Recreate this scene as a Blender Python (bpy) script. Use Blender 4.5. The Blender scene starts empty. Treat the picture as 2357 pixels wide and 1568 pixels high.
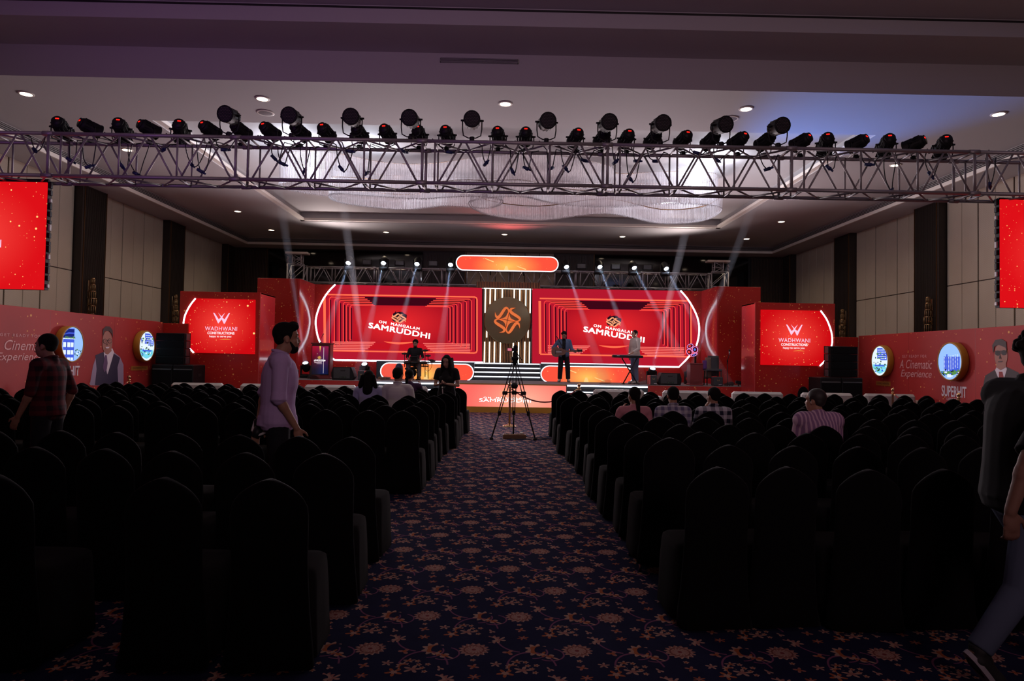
import bpy, bmesh, math, random
from mathutils import Vector, Matrix, Euler
random.seed(7)
R = math.radians
C = bpy.context.scene.collection
SC = bpy.context.scene
# ---------------------------------------------------------------- camera
W_, H_, F_ = 2357.0, 1568.0, 1571.0
CAMZ = 1.55
cd = bpy.data.cameras.new('camera'); cam = bpy.data.objects.new('camera', cd); C.objects.link(cam)
cd.sensor_width = 36.0; cd.lens = 36.0 * F_ / W_; cd.clip_end = 200
cam.location = (0, 0, CAMZ)
ROLL = 0.0165
CR = (Matrix.Rotation(-0.0116, 3, 'Z') @ Matrix.Rotation(math.pi/2 + 0.0273, 3, 'X') @ Matrix.Rotation(ROLL, 3, 'Z'))
cam.rotation_euler = CR.to_euler()
SC.camera = cam
def ray(px, py): return (CR @ Vector(((px - W_/2)/F_, -(py - H_/2)/F_, -1)))
def P(px, py, Y):
    d = ray(px, py); return Vector((0, 0, CAMZ)) + d*(Y/d.y)
def PX(px, py, X):
    d = ray(px, py); return Vector((0, 0, CAMZ)) + d*(X/d.x)
def PZ(px, py, Z):
    d = ray(px, py); return Vector((0, 0, CAMZ)) + d*((Z-CAMZ)/d.z)
# ---------------------------------------------------------------- view + world
SC.view_settings.view_transform = 'Standard'; SC.view_settings.look = 'None'
SC.view_settings.exposure = 0.0; SC.view_settings.gamma = 1.0
SC.view_settings.use_curve_mapping = False
w = bpy.data.worlds.new('world'); SC.world = w; w.use_nodes = True
w.node_tree.nodes['Background'].inputs[0].default_value = (0.02, 0.018, 0.024, 1)
w.node_tree.nodes['Background'].inputs[1].default_value = 1.0
cy = SC.cycles
cy.max_bounces = 6; cy.diffuse_bounces = 3; cy.glossy_bounces = 3; cy.transmission_bounces = 3; cy.volume_bounces = 0
cy.transparent_max_bounces = 6; cy.sample_clamp_indirect = 3.0; cy.caustics_reflective = False; cy.caustics_refractive = False
def lin(c):
    return tuple(((x/255.0)/12.92 if x/255.0 <= .04045 else ((x/255.0+.055)/1.055)**2.4) for x in c)
# ---------------------------------------------------------------- lights
def area(name, loc, target, sx, sy, col, e, spread=180):
    l = bpy.data.lights.new(name, 'AREA'); l.shape = 'RECTANGLE'; l.size = sx; l.size_y = sy
    l.color = col; l.energy = e; l.spread = R(spread)
    o = bpy.data.objects.new(name, l); C.objects.link(o); o.location = loc
    o.rotation_euler = (Vector(target)-Vector(loc)).to_track_quat('-Z', 'Y').to_euler(); return o
def spot(name, loc, target, deg, col, e, blend=.5, rad=.05):
    l = bpy.data.lights.new(name, 'SPOT'); l.spot_size = R(deg); l.spot_blend = blend
    l.color = col; l.energy = e; l.shadow_soft_size = rad
    o = bpy.data.objects.new(name, l); C.objects.link(o); o.location = loc
    o.rotation_euler = (Vector(target)-Vector(loc)).to_track_quat('-Z', 'Y').to_euler(); return o
# added fill spots without fixtures for hall and ceiling; rig washes: one violet over the back left, one blue on the right
spot('ceiling_fill', (-3.6, 21.5, 2.2), (-2.0, 12.0, 6.9), 150, (.98, .84, .90), 1500, .9, .6)  # this pair is added to lift the ceiling, no fixture stands here
spot('ceiling_fill', (4.2, 21.5, 2.2), (3.0, 12.0, 6.9), 150, (.98, .84, .90), 1500, .9, .6)
spot('violet_wash', (-6.5, 1.0, 2.6), (-3.5, 9.0, 7.0), 85, (.6, .2, 1.0), 300, 1.0, .4)
spot('near_ceiling_fill', (2.0, -3.5, 3.4), (2.5, 6.0, 7.0), 120, (1.0, .66, .72), 620, 1.0, .8)  # added fill from behind the camera for the near ceiling
spot('blue_wash', (5.4, 18.0, 3.2), (6.6, 12.6, 6.2), 46, (.04, .26, 1.0), 1700, 1.0, .1)
spot('rear_fill', (0.5, -4.0, 5.2), (0.0, 18.0, 3.2), 70, (1.0, .86, .88), 95, 1.0, 1.0)
spot('red_glow_fill', (0.1, 24.3, 5.12), (0.1, 22.9, 6.2), 120, (1.0, .14, .13), 160, 1.0, .3)  # added red spot imitating the screens' glow on the ceiling
spot('back_ceiling_fill', (-6.2, 24.0, 4.95), (-5.0, 22.6, 6.6), 165, (1.0, .86, .84), 150, .9, .3)  # this pair is added to brighten the rear ceiling, no such truss fixtures
spot('back_ceiling_fill', (6.4, 24.0, 4.95), (5.2, 22.6, 6.6), 165, (1.0, .86, .84), 150, .9, .3)
# ---------------------------------------------------------------- mesh builder
OFF = {}
def frame(d, up=(0, 0, 1)):
    d = Vector(d).normalized(); u = Vector(up)
    if abs(d.dot(u)) > .98: u = Vector((0, 1, 0)) if abs(d.y) < .9 else Vector((1, 0, 0))
    a = d.cross(u).normalized(); b = a.cross(d).normalized(); return a, b, d
class MB:
    def __init__(s): s.v = []; s.f = []; s.m = []; s.s = []; s.cm = 0
    def mat(s, i): s.cm = i; return s
    def add(s, vs, fs, smooth=False):
        n = len(s.v); s.v += [tuple(x) for x in vs]
        for f in fs: s.f.append(tuple(n+i for i in f)); s.m.append(s.cm); s.s.append(smooth)
        return s
    def box(s, lo, hi):
        x0, y0, z0 = lo; x1, y1, z1 = hi
        return s.add([(x0,y0,z0),(x1,y0,z0),(x1,y1,z0),(x0,y1,z0),(x0,y0,z1),(x1,y0,z1),(x1,y1,z1),(x0,y1,z1)],
                     [(0,3,2,1),(4,5,6,7),(0,1,5,4),(1,2,6,5),(2,3,7,6),(3,0,4,7)])
    def rbox(s, lo, hi, b=.01):
        """box with bevelled vertical and horizontal edges"""
        lo = Vector(lo); hi = Vector(hi); c = (lo+hi)/2; h = (hi-lo)/2; b = min(b, min(h)*.8)
        vs = []; idx = {}
        for sx in (-1, 1):
            for sy in (-1, 1):
                for sz in (-1, 1):
                    for a in range(3):
                        e = [h.x-b, h.y-b, h.z-b]; e[a] = h[a]
                        idx[(sx, sy, sz, a)] = len(vs); vs.append((c.x+sx*e[0], c.y+sy*e[1], c.z+sz*e[2]))
        fs = []
        for a in range(3):
            u, w2 = [i for i in range(3) if i != a]
            for sg in (-1, 1):
                q = []
                for (su, sw) in ((-1,-1),(1,-1),(1,1),(-1,1)):
                    k = [0,0,0]; k[a] = sg; k[u] = su; k[w2] = sw; q.append(idx[(k[0],k[1],k[2],a)])
                if (sg < 0) != (a == 1): q.reverse()
                fs.append(tuple(q))
        for a in range(3):
            u, w2 = [i for i in range(3) if i != a]
            for su in (-1, 1):
                for sw in (-1, 1):
                    def K(sa, w_): 
                        k = [0,0,0]; k[a] = sa; k[u] = su; k[w2] = sw; return idx[(k[0],k[1],k[2],w_)]
                    fs.append((K(-1,u), K(1,u), K(1,w2), K(-1,w2)))
        for sx in (-1, 1):
            for sy in (-1, 1):
                for sz in (-1, 1): fs.append(tuple(idx[(sx,sy,sz,a)] for a in range(3)))
        return s.add(vs, fs)
    def obox(s, c, ax, ay, az):
        """oriented box: centre and three half-axis vectors"""
        c = Vector(c); ax = Vector(ax); ay = Vector(ay); az = Vector(az); vs = []
        for k in (-1, 1):
            for (i, j) in ((-1,-1),(1,-1),(1,1),(-1,1)): vs.append(c+ax*i+ay*j+az*k)
        return s.add(vs, [(0,3,2,1),(4,5,6,7),(0,1,5,4),(1,2,6,5),(2,3,7,6),(3,0,4,7)])
    def rc(s, p1, p2, r1, r2=None, n=10, caps=True, rnd=False):
        if r2 is None: r2 = r1
        p1 = Vector(p1); p2 = Vector(p2)
        if (p2-p1).length < 1e-6: p2 = p1+Vector((0,0,1e-3))
        a, b, d = frame(p2-p1); rings = [(p1, r1), (p2, r2)]
        if rnd:
            rings = [(p1-d*r1*math.sin(t), r1*math.cos(t)) for t in (1.45, .9, .45)]+rings+[(p2+d*r2*math.sin(t), r2*math.cos(t)) for t in (.45, .9, 1.45)]
        vs = []
        for (p, r) in rings:
            for i in range(n):
                t = 2*math.pi*i/n; vs.append(p+(a*math.cos(t)+b*math.sin(t))*r)
        fs = []
        for k in range(len(rings)-1):
            for i in range(n): fs.append((k*n+i, k*n+(i+1) % n, (k+1)*n+(i+1) % n, (k+1)*n+i))
        s.add(vs, fs, True)
        if caps:
            m = len(s.v)-len(vs)
            s.f.append(tuple(m+i for i in reversed(range(n)))); s.m.append(s.cm); s.s.append(False)
            k = (len(rings)-1)*n; s.f.append(tuple(m+k+i for i in range(n))); s.m.append(s.cm); s.s.append(False)
        return s
    def tube(s, pts, r, n=6, closed=False):
        pts = [Vector(p) for p in pts]; N = len(pts); vs = []; pa = None
        for i, p in enumerate(pts):
            d = (pts[(i+1) % N]-pts[i-1]) if closed else (pts[min(i+1, N-1)]-pts[max(i-1, 0)])
            if pa is None: a, b, d = frame(d)
            else:
                d = d.normalized(); a = (pa-d*pa.dot(d)).normalized(); b = a.cross(d).normalized()
            pa = a; rr = r[i] if isinstance(r, (list, tuple)) else r
            for k in range(n):
                t = 2*math.pi*k/n; vs.append(p+(a*math.cos(t)+b*math.sin(t))*rr)
        fs = []
        for i in range(N if closed else N-1):
            j = (i+1) % N
            for k in range(n): fs.append((i*n+k, i*n+(k+1) % n, j*n+(k+1) % n, j*n+k))
        if not closed: fs.append(tuple(reversed(range(n)))); fs.append(tuple((N-1)*n+k for k in range(n)))
        return s.add(vs, fs, True)
    def ell(s, c, rad, up=(0,0,1), fwd=(0,1,0), n=14, m=9):
        c = Vector(c); u = Vector(up).normalized(); f = Vector(fwd); f = (f-u*f.dot(u)).normalized(); r = f.cross(u)
        vs = [c-u*rad[2]]; 
        for j in range(1, m):
            ph = -math.pi/2+math.pi*j/m
            for i in range(n):
                t = 2*math.pi*i/n; vs.append(c+r*(rad[0]*math.cos(ph)*math.cos(t))+f*(rad[1]*math.cos(ph)*math.sin(t))+u*(rad[2]*math.sin(ph)))
        vs.append(c+u*rad[2]); fs = []
        for i in range(n): fs.append((0, 1+(i+1) % n, 1+i)); fs.append((len(vs)-1, 1+(m-2)*n+i, 1+(m-2)*n+(i+1) % n))
        for j in range(m-2):
            for i in range(n): fs.append((1+j*n+i, 1+j*n+(i+1) % n, 1+(j+1)*n+(i+1) % n, 1+(j+1)*n+i))
        return s.add(vs, fs, True)
    def lathe(s, prof, c, ax=(0,0,1), n=16, smooth=True):
        a, b, d = frame(ax); c = Vector(c); vs = []
        for (r, h) in prof:
            for i in range(n):
                t = 2*math.pi*i/n; vs.append(c+d*h+(a*math.cos(t)+b*math.sin(t))*max(r, 1e-4))
        fs = []
        for k in range(len(prof)-1):
            for i in range(n): fs.append((k*n+i, k*n+(i+1) % n, (k+1)*n+(i+1) % n, (k+1)*n+i))
        fs.append(tuple(reversed(range(n)))); fs.append(tuple((len(prof)-1)*n+i for i in range(n)))
        return s.add(vs, fs, smooth)
    def prism(s, poly, ext):
        poly = [Vector(p) for p in poly]; e = Vector(ext); n = len(poly)
        vs = poly+[p+e for p in poly]
        fs = [tuple(range(n)), tuple(reversed(range(n, 2*n)))]+[((i+1) % n, i, n+i, n+(i+1) % n) for i in range(n)]
        return s.add(vs, fs)
    def rings(s, rr, smooth=True, caps=True):
        n = len(rr[0]); vs = [p for r in rr for p in r]; fs = []
        for k in range(len(rr)-1):
            for i in range(n): fs.append((k*n+i, k*n+(i+1) % n, (k+1)*n+(i+1) % n, (k+1)*n+i))
        if caps: fs.append(tuple(reversed(range(n)))); fs.append(tuple((len(rr)-1)*n+i for i in range(n)))
        return s.add(vs, fs, smooth)
    def ribbon(s, pts, wd, ext):
        """flat ribbon with width along a planar path, thickness ext"""
        pts = [Vector(p) for p in pts]; e = Vector(ext); nn = e.normalized(); L = []; Rr = []
        for i, p in enumerate(pts):
            d = (pts[min(i+1, len(pts)-1)]-pts[max(i-1, 0)]).normalized(); q = d.cross(nn).normalized()
            ww = (wd[i] if isinstance(wd, (list, tuple)) else wd)/2; L.append(p+q*ww); Rr.append(p-q*ww)
        for i in range(len(pts)-1):
            s.add([L[i], L[i+1], Rr[i+1], Rr[i], L[i]+e, L[i+1]+e, Rr[i+1]+e, Rr[i]+e], [(3,2,1,0),(4,5,6,7),(0,1,5,4),(2,3,7,6),(1,2,6,5),(3,0,4,7)])
        return s
    def mesh(s, name, mats, off=(0,0,0)):
        me = bpy.data.meshes.new(name); o = Vector(off)
        me.from_pydata([(x-o.x, y-o.y, z-o.z) for (x, y, z) in s.v], [], s.f)
        for m in (mats if isinstance(mats, (list, tuple)) else [mats]): me.materials.append(m)
        me.polygons.foreach_set('material_index', s.m); me.polygons.foreach_set('use_smooth', s.s); me.update(); return me
def fixn(me):
    bm = bmesh.new(); bm.from_mesh(me); bmesh.ops.recalc_face_normals(bm, faces=bm.faces); bm.to_mesh(me); bm.free()
def part(name, mb, mats, parent=None, kind=None, fix=True, label=None):
    off = OFF.get(parent.name, (0,0,0)) if parent else (0,0,0)
    me = mb.mesh(name, mats, off) if isinstance(mb, MB) else mb
    if fix and isinstance(mb, MB): fixn(me)
    o = bpy.data.objects.new(name, me); C.objects.link(o)
    if parent: o.parent = parent; OFF[o.name] = off
    if kind: o['kind'] = kind
    if label: o['label'] = label
    return o
def tag(o, label, cat, group=None, kind=None):
    o['label'] = label; o['category'] = cat
    if group: o['group'] = group
    if kind: o['kind'] = kind
    return o
def thing(name, label, cat, loc=(0,0,0), group=None):
    o = bpy.data.objects.new(name, None); C.objects.link(o); o.location = loc; o.empty_display_size = .1
    OFF[o.name] = tuple(loc); return tag(o, label, cat, group)
def struct(name, mb, mats, parent=None):
    o = part(name, mb, mats, parent)
    if not parent: o['kind'] = 'structure'
    return o
KIDS = {}
def copy_tree(o, parent=None):
    c = o.copy(); C.objects.link(c)
    if parent is not None: c.parent = parent
    for ch in KIDS.get(o.name) or list(o.children): copy_tree(ch, c)
    return c
# ---------------------------------------------------------------- materials
def mat(name, col, rough=.6, metal=0, emit=None, es=0, spec=.5, **kw):
    m = bpy.data.materials.new(name); m.use_nodes = True; b = m.node_tree.nodes['Principled BSDF']
    b.inputs['Base Color'].default_value = (*col, 1); b.inputs['Roughness'].default_value = rough; b.inputs['Metallic'].default_value = metal
    b.inputs['Specular IOR Level'].default_value = spec
    if emit: b.inputs['Emission Color'].default_value = (*emit, 1); b.inputs['Emission Strength'].default_value = es
    for k, v in kw.items(): b.inputs[k.replace('_', ' ')].default_value = v
    return m
def emat(name, col255, s=1.0):
    m = bpy.data.materials.new(name); m.use_nodes = True; nt = m.node_tree; nt.nodes.clear()
    e = nt.nodes.new('ShaderNodeEmission'); o = nt.nodes.new('ShaderNodeOutputMaterial')
    e.inputs[0].default_value = (*lin(col255), 1); e.inputs[1].default_value = s; nt.links.new(e.outputs[0], o.inputs[0]); return m
class E:
    """tiny expression wrapper over Math nodes"""
    nt = None
    def __init__(s, v): s.v = v
    @staticmethod
    def op(o, *a):
        n = E.nt.nodes.new('ShaderNodeMath'); n.operation = o
        for i, x in enumerate(a):
            x = x.v if isinstance(x, E) else x
            if isinstance(x, (int, float)): n.inputs[i].default_value = x
            else: E.nt.links.new(x, n.inputs[i])
        return E(n.outputs[0])
    def __add__(s, o): return E.op('ADD', s, o)
    __radd__ = __add__
    def __sub__(s, o): return E.op('SUBTRACT', s, o)
    def __rsub__(s, o): return E.op('SUBTRACT', o, s)
    def __mul__(s, o): return E.op('MULTIPLY', s, o)
    __rmul__ = __mul__
    def __truediv__(s, o): return E.op('DIVIDE', s, o)
    def lt(s, o): return E.op('LESS_THAN', s, o)
    def gt(s, o): return E.op('GREATER_THAN', s, o)
def omax(a, b): return E.op('MAXIMUM', a, b)
def node(nt, t, **kw):
    n = nt.nodes.new(t)
    for k, v in kw.items(): setattr(n, k, v)
    return n
def mixc(nt, fac, a, b):
    n = nt.nodes.new('ShaderNodeMix'); n.data_type = 'RGBA'
    for sock, val in ((n.inputs[0], fac), (n.inputs[6], a), (n.inputs[7], b)):
        if isinstance(val, E): val = val.v
        if isinstance(val, (int, float)): sock.default_value = val
        elif isinstance(val, (tuple, list)): sock.default_value = (*val[:3], 1)
        else: nt.links.new(val, sock)
    return n.outputs[2]
def objxyz(nt):
    tc = nt.nodes.new('ShaderNodeTexCoord'); sp = nt.nodes.new('ShaderNodeSeparateXYZ'); nt.links.new(tc.outputs['Object'], sp.inputs[0])
    return tc.outputs['Object'], E(sp.outputs[0]), E(sp.outputs[1]), E(sp.outputs[2])
def specks(nt, co, scale, size, dens=1.0, seed=0.0):
    """sparkle mask 0..1: small soft dots at random spots, sizes random per cell"""
    mp = nt.nodes.new('ShaderNodeMapping'); nt.links.new(co, mp.inputs[0]); mp.inputs['Location'].default_value = (seed, seed*1.7, seed*.3)
    v = nt.nodes.new('ShaderNodeTexVoronoi'); v.inputs['Scale'].default_value = scale; nt.links.new(mp.outputs[0], v.inputs['Vector'])
    sx = nt.nodes.new('ShaderNodeSeparateColor'); nt.links.new(v.outputs['Color'], sx.inputs[0])
    rnd = E(sx.outputs[0]); d = E(v.outputs['Distance'])
    r = E.op('POWER', rnd, 3.0)*size+size*.25
    mk = E.op('SUBTRACT', 1.0, d/r); mk = omax(mk, 0.0)
    return E.op('MINIMUM', mk*2.2, 1.0)*(E(sx.outputs[1]).lt(dens))
def noise(nt, co, scale, detail=2.0):
    n = nt.nodes.new('ShaderNodeTexNoise'); n.inputs['Scale'].default_value = scale; n.inputs['Detail'].default_value = detail
    nt.links.new(co, n.inputs['Vector']); return E(n.outputs[0])
def glitter_vinyl(name, base, seed=0.0, rough=.22, dens=.9):
    m = mat(name, base, rough, spec=.5); nt = m.node_tree; E.nt = nt; b = nt.nodes['Principled BSDF']
    co, x, y, z = objxyz(nt)
    a = specks(nt, co, 7.0, .20, dens, seed); a2 = specks(nt, co, 15.0, .26, dens, seed+5)
    nz = noise(nt, co, .9, 3.0); g = E.op('MULTIPLY', omax(nz-.36, 0.0), 9.0); g = E.op('MINIMUM', g, 1.0)
    k = omax(a, a2)*g
    big = noise(nt, co, .5, 2.0)
    c1 = mixc(nt, big, tuple(x_*.62 for x_ in base), tuple(x_*1.45 for x_ in base))
    c = mixc(nt, k, c1, (.85, .42, .10)); nt.links.new(c, b.inputs['Base Color']); return m
def led_red(name, c0, c1, cx, cz, rad, seed=0.0, gold=1.6, s=1.0, sc=3.0, dens=.8, sz=.13):
    """LED picture: red with a lighter glow around (cx, cz) in the x/z plane and gold sparkles"""
    m = bpy.data.materials.new(name); m.use_nodes = True; nt = m.node_tree; nt.nodes.clear(); E.nt = nt
    co, x, y, z = objxyz(nt); dx = (x-cx)/rad[0]; dz = (z-cz)/rad[1]
    g = omax(1.0-E.op('SQRT', dx*dx+dz*dz), 0.0); g = E.op('POWER', g, 1.4)
    c = mixc(nt, g, lin(c0), lin(c1))
    a = omax(specks(nt, co, sc, sz, dens, seed), specks(nt, co, sc*3.2, sz*1.5, dens, seed+3)*.6)
    c = mixc(nt, a, c, (gold, gold*.55, gold*.18))
    e = nt.nodes.new('ShaderNodeEmission'); o = nt.nodes.new('ShaderNodeOutputMaterial'); nt.links.new(c, e.inputs[0]); e.inputs[1].default_value = s
    nt.links.new(e.outputs[0], o.inputs[0]); return m
M = {}
M['ceil'] = mat('ceiling_paint', (.50, .47, .47), .75)
M['slot'] = mat('dark_slot', (.02, .018, .018), .6)
M['lip'] = mat('cornice_paint', (.85, .78, .70), .6)
M['bronze'] = mat('bronze_trim', (.20, .10, .04), .35, .8)
M['darkwood'] = mat('dark_wood', (.022, .014, .011), .45)
M['black'] = mat('black_plastic', (.009, .009, .010), .6, spec=.25)
M['blackm'] = mat('black_metal', (.016, .016, .018), .5, .2, spec=.3)
M['rubber'] = mat('black_rubber', (.010, .010, .010), .7)
M['alu'] = mat('aluminium', (.36, .33, .34), .5, .55)
M['chrome'] = mat('chrome', (.7, .7, .75), .2, 1)
M['brass'] = mat('brass', (.75, .50, .26), .22, 1)
M['gold'] = mat('gold_paint', (.55, .28, .05), .5)
M['goldv'] = mat('gold_vinyl', (.42, .20, .03), .35)
M['neon'] = emat('white_neon', (235, 240, 255), 3.2)
M['neonw'] = emat('warm_white_tube', (245, 250, 240), 2.6)
M['lens'] = emat('beam_lens', (215, 228, 255), 14.0)
M['down'] = emat('downlight_glow', (255, 226, 196), 9.0)
M['display'] = emat('red_display', (255, 35, 25), 1.5)
M['bluec'] = mat('blue_connector', (.02, .03, .12), .5)
M['glassd'] = mat('dark_glass', (.004, .004, .005), .06, spec=.5)
M['white_up'] = mat('white_upholstery', (.42, .38, .36), .7, spec=.2)
M['stagecarpet'] = mat('stage_carpet', (.16, .15, .155), .85)
M['stepdark'] = mat('step_face', (.03, .04, .045), .35)
M['chairback'] = mat('black_stretch_cover', (.0042, .0040, .0044), .92, spec=.05, Sheen_Weight=.018, Sheen_Roughness=.5)
M['chairseat'] = mat('black_seat_cover', (.013, .012, .0118), .95, spec=.04, Sheen_Weight=.015)
M['red'] = glitter_vinyl('red_glitter_vinyl', (.36, .016, .013), 1.0)
M['redside'] = glitter_vinyl('red_gloss_vinyl', (.46, .03, .032), 9.0, .12, .5)
M['redwall'] = glitter_vinyl('red_backdrop_vinyl', (.36, .016, .015), 4.0, .65, .25)
M['redplain'] = mat('red_rope', (.25, .01, .015), .6)
def wallpanel():
    m = mat('woven_wall_fabric', (.40, .34, .28), .85); nt = m.node_tree; E.nt = nt; b = nt.nodes['Principled BSDF']
    co, x, y, z = objxyz(nt)
    a = E.op('ABSOLUTE', E.op('SINE', (y+z)*70.0)); c = E.op('ABSOLUTE', E.op('SINE', (y-z)*70.0)); k = E.op('MULTIPLY', a, c)
    n = noise(nt, co, 1.3, 3.0)
    col = mixc(nt, k, (.42, .34, .27), (.56, .47, .38)); col = mixc(nt, n, col, (.40, .32, .24))
    nt.links.new(col, b.inputs['Base Color']); return m
M['fabric'] = wallpanel()
def crystal():
    m = mat('crystal_strings', (.62, .58, .6), .35, spec=.6); nt = m.node_tree; E.nt = nt; b = nt.nodes['Principled BSDF']
    co, x, y, z = objxyz(nt); s_ = E.op('ABSOLUTE', E.op('SINE', x*55.0+y*38.0)); n = noise(nt, co, 14.0, 2.0)
    c = mixc(nt, s_*n, (.42, .38, .40), (.85, .82, .85)); nt.links.new(c, b.inputs['Base Color'])
    b.inputs['Transmission Weight'].default_value = .0
    tr = node(nt, 'ShaderNodeBsdfTranslucent'); nt.links.new(c, tr.inputs[0]); mx = node(nt, 'ShaderNodeMixShader'); mx.inputs[0].default_value = .35
    nt.links.new(b.outputs[0], mx.inputs[1]); nt.links.new(tr.outputs[0], mx.inputs[2]); nt.links.new(mx.outputs[0], nt.nodes['Material Output'].inputs[0]); return m
M['crystal'] = crystal()
M['bead'] = mat('crystal_beads', (.75, .7, .72), .12, .4, spec=.8)
def carpet():
    m = mat('floral_carpet', (.02, .02, .04), .95, spec=.05); nt = m.node_tree; E.nt = nt; b = nt.nodes['Principled BSDF']
    co, x, y, z = objxyz(nt); PU, PV, SH = .55, .47, .25
    def cell(cx, cy_, rot=0.0, st=1.0):
        row = E.op('FLOOR', (y-cy_)/PV+.5); v = y-cy_-row*PV
        u = E.op('WRAP', x-cx-row*SH, PU/2, -PU/2)
        if rot:
            c, s_ = math.cos(rot), math.sin(rot); u, v = u*c+v*s_, v*c-u*s_
        if st != 1.0: v = v*st
        return u, v
    def flower(cx, cy_, rad, n, amp=.3, rot=0.0, st=1.0, ph=0.0):
        u, v = cell(cx, cy_, rot, st); d = E.op('SQRT', u*u+v*v); an = E.op('ARCTAN2', v, u)
        edge = (E.op('COSINE', an*n+ph)*amp+(1.0-amp))*rad
        return d.lt(edge), d, an
    def arc(cx, cy_, rad, w_, a0, a1, st=1.0):
        u, v = cell(cx, cy_, 0, st); d = E.op('SQRT', u*u+v*v); an = E.op('ARCTAN2', v, u)
        k = E.op('ABSOLUTE', d-rad).lt(w_); return k*(an.gt(a0))*(an.lt(a1))
    X0, Y0 = -.133, 3.68
    navy, navy2 = (.020, .022, .064), (.014, .015, .040)
    col = mixc(nt, noise(nt, co, 9.0, 2.0), navy, navy2)
    def layer(mask, c):
        nonlocal col; col = mixc(nt, mask, col, c)
    mauve = (.22, .08, .15); tan = (.46, .28, .21); rust = (.40, .12, .05); pink = (.38, .17, .14)
    for a in ((0.0, .27, .125, .0048, .1, 3.0, .72), (.22, .12, .10, .0048, 2.6, 3.14, 1.0), (.27, .16, .15, .0045, -3.0, -1.75, .8), (-.24, -.02, .08, .0045, -1.6, .4, 1.0), (.10, .42, .075, .0045, -2.2, 1.2, 1.0)):
        layer(arc(X0+a[0], Y0+a[1], *a[2:6], st=a[6]), mauve)
    for (dx, dy, r_, n, rot, st, c1, c2) in (
        (-.150, -.075, .060, 4, 2.5, 2.1, tan, rust), (-.19, -.05, .04, 3, 1.1, 1.6, rust, tan), (.118, -.17, .032, 5, .2, 1.0, tan, pink),
        (.254, -.235, .050, 5, .1, 1.2, tan, pink), (.185, -.03, .034, 3, 1.0, 1.0, pink, rust), (.134, .13, .048, 5, .9, 1.3, tan, pink),
        (-.134, .20, .046, 5, -.4, 1.0, rust, tan), (.265, .16, .034, 6, .3, 1.2, rust, pink), (.255, .27, .032, 4, 1.2, 1.0, pink, rust),
        (.09, .245, .030, 3, 2.0, 1.6, tan, pink), (-.075, .33, .034, 5, .3, 1.4, tan, rust)):
        mk, d, an = flower(X0+dx, Y0+dy, r_, n, .36, rot, st); layer(mk, c1); layer(mk*(d.lt(r_*.42)), c2)
    for (dx, dy) in ((-.02, .285), (.025, .29), (.0, .25), (-.03, .325), (0, -.125), (.015, .21)):
        mk, d, an = flower(X0+dx, Y0+dy, .0165, 5, .2); layer(mk, tan); layer(mk*(d.lt(.007)), rust)
    for (cx_, cy_, rr_, ox, oy, ri, c1, c2) in ((-.215, .005, .066, .030, -.004, .046, tan, rust), (.10, .135, .046, -.020, -.004, .032, pink, tan), (.20, -.20, .036, .012, -.016, .026, tan, rust)):
        mk, d, an = flower(X0+cx_, Y0+cy_, rr_, 9, .16, 0, .85); mk2, d2, a2 = flower(X0+cx_+ox, Y0+cy_+oy, ri, 3, .04, 0, .85)
        cr = mk*(1.0-mk2); layer(cr, c1); mk3, d3, a3 = flower(X0+cx_+ox*.35, Y0+cy_+oy*.4, rr_*.78, 5, .1, 0, .85); layer(cr*mk3, c2)
    mk, d, an = flower(X0, Y0, .084, 15, .10); layer(mk, (.33, .15, .12))
    k = E.op('SINE', an*14.0+d*160.0).gt(.45); layer(mk*k, (.48, .31, .25)); layer(mk*(d.lt(.030)), (.40, .24, .20)); layer(mk*(d.lt(.012)), (.22, .05, .05))
    k = E.op('ABSOLUTE', d-.052).lt(.004); layer(mk*k, (.20, .07, .06))
    nt.links.new(col, b.inputs['Base Color']); return m
M['carpet'] = carpet()
# ---------------------------------------------------------------- lettering
def lettering(name, txt, org, right, up, w_, h_, m, parent, bold=0.0, shear=0.0, space=1.0, ext=.004, skew=None):
    """text fitted into a w_ x h_ box standing at org (left bottom), on the plane right/up"""
    cu = bpy.data.curves.new(name, 'FONT'); cu.body = txt; cu.offset = 0.0 if any(c_ in txt for c_ in 'MN') else bold; cu.shear = shear; cu.space_character = space
    cu.resolution_u = 3; cu.fill_mode = 'FRONT'
    to = bpy.data.objects.new(name, cu); me = bpy.data.meshes.new_from_object(to); bpy.data.objects.remove(to)
    if bold and any(c_ in txt for c_ in 'MN'):
        bm = bmesh.new()
        for (sx, sy) in ((-1, -1), (1, -1), (1, 1), (-1, 1)):
            n0 = len(bm.verts); bm.from_mesh(me); bm.verts.ensure_lookup_table()
            for v in bm.verts[n0:]: v.co.x += sx*bold; v.co.y += sy*bold; v.co.z += (sx+2*sy)*.0004
        bm.to_mesh(me); bm.free()
    xs = [v.co.x for v in me.vertices]; ys = [v.co.y for v in me.vertices]
    x0, x1, y0, y1 = min(xs), max(xs), min(ys), max(ys)
    right = Vector(right).normalized(); up = Vector(up).normalized(); nrm = right.cross(up); off = Vector(OFF.get(parent.name, (0,0,0)))
    for v in me.vertices:
        a = (v.co.x-x0)/(x1-x0); b = (v.co.y-y0)/(y1-y0)
        v.co = Vector(org)+right*(a*w_)+up*(b*h_)+nrm*ext-off
        if skew: v.co = v.co+up*skew(a)
    me.materials.clear(); me.materials.append(m); me.name = name
    o = bpy.data.objects.new(name, me); C.objects.link(o); o.parent = parent; OFF[o.name] = tuple(off); return o
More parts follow.
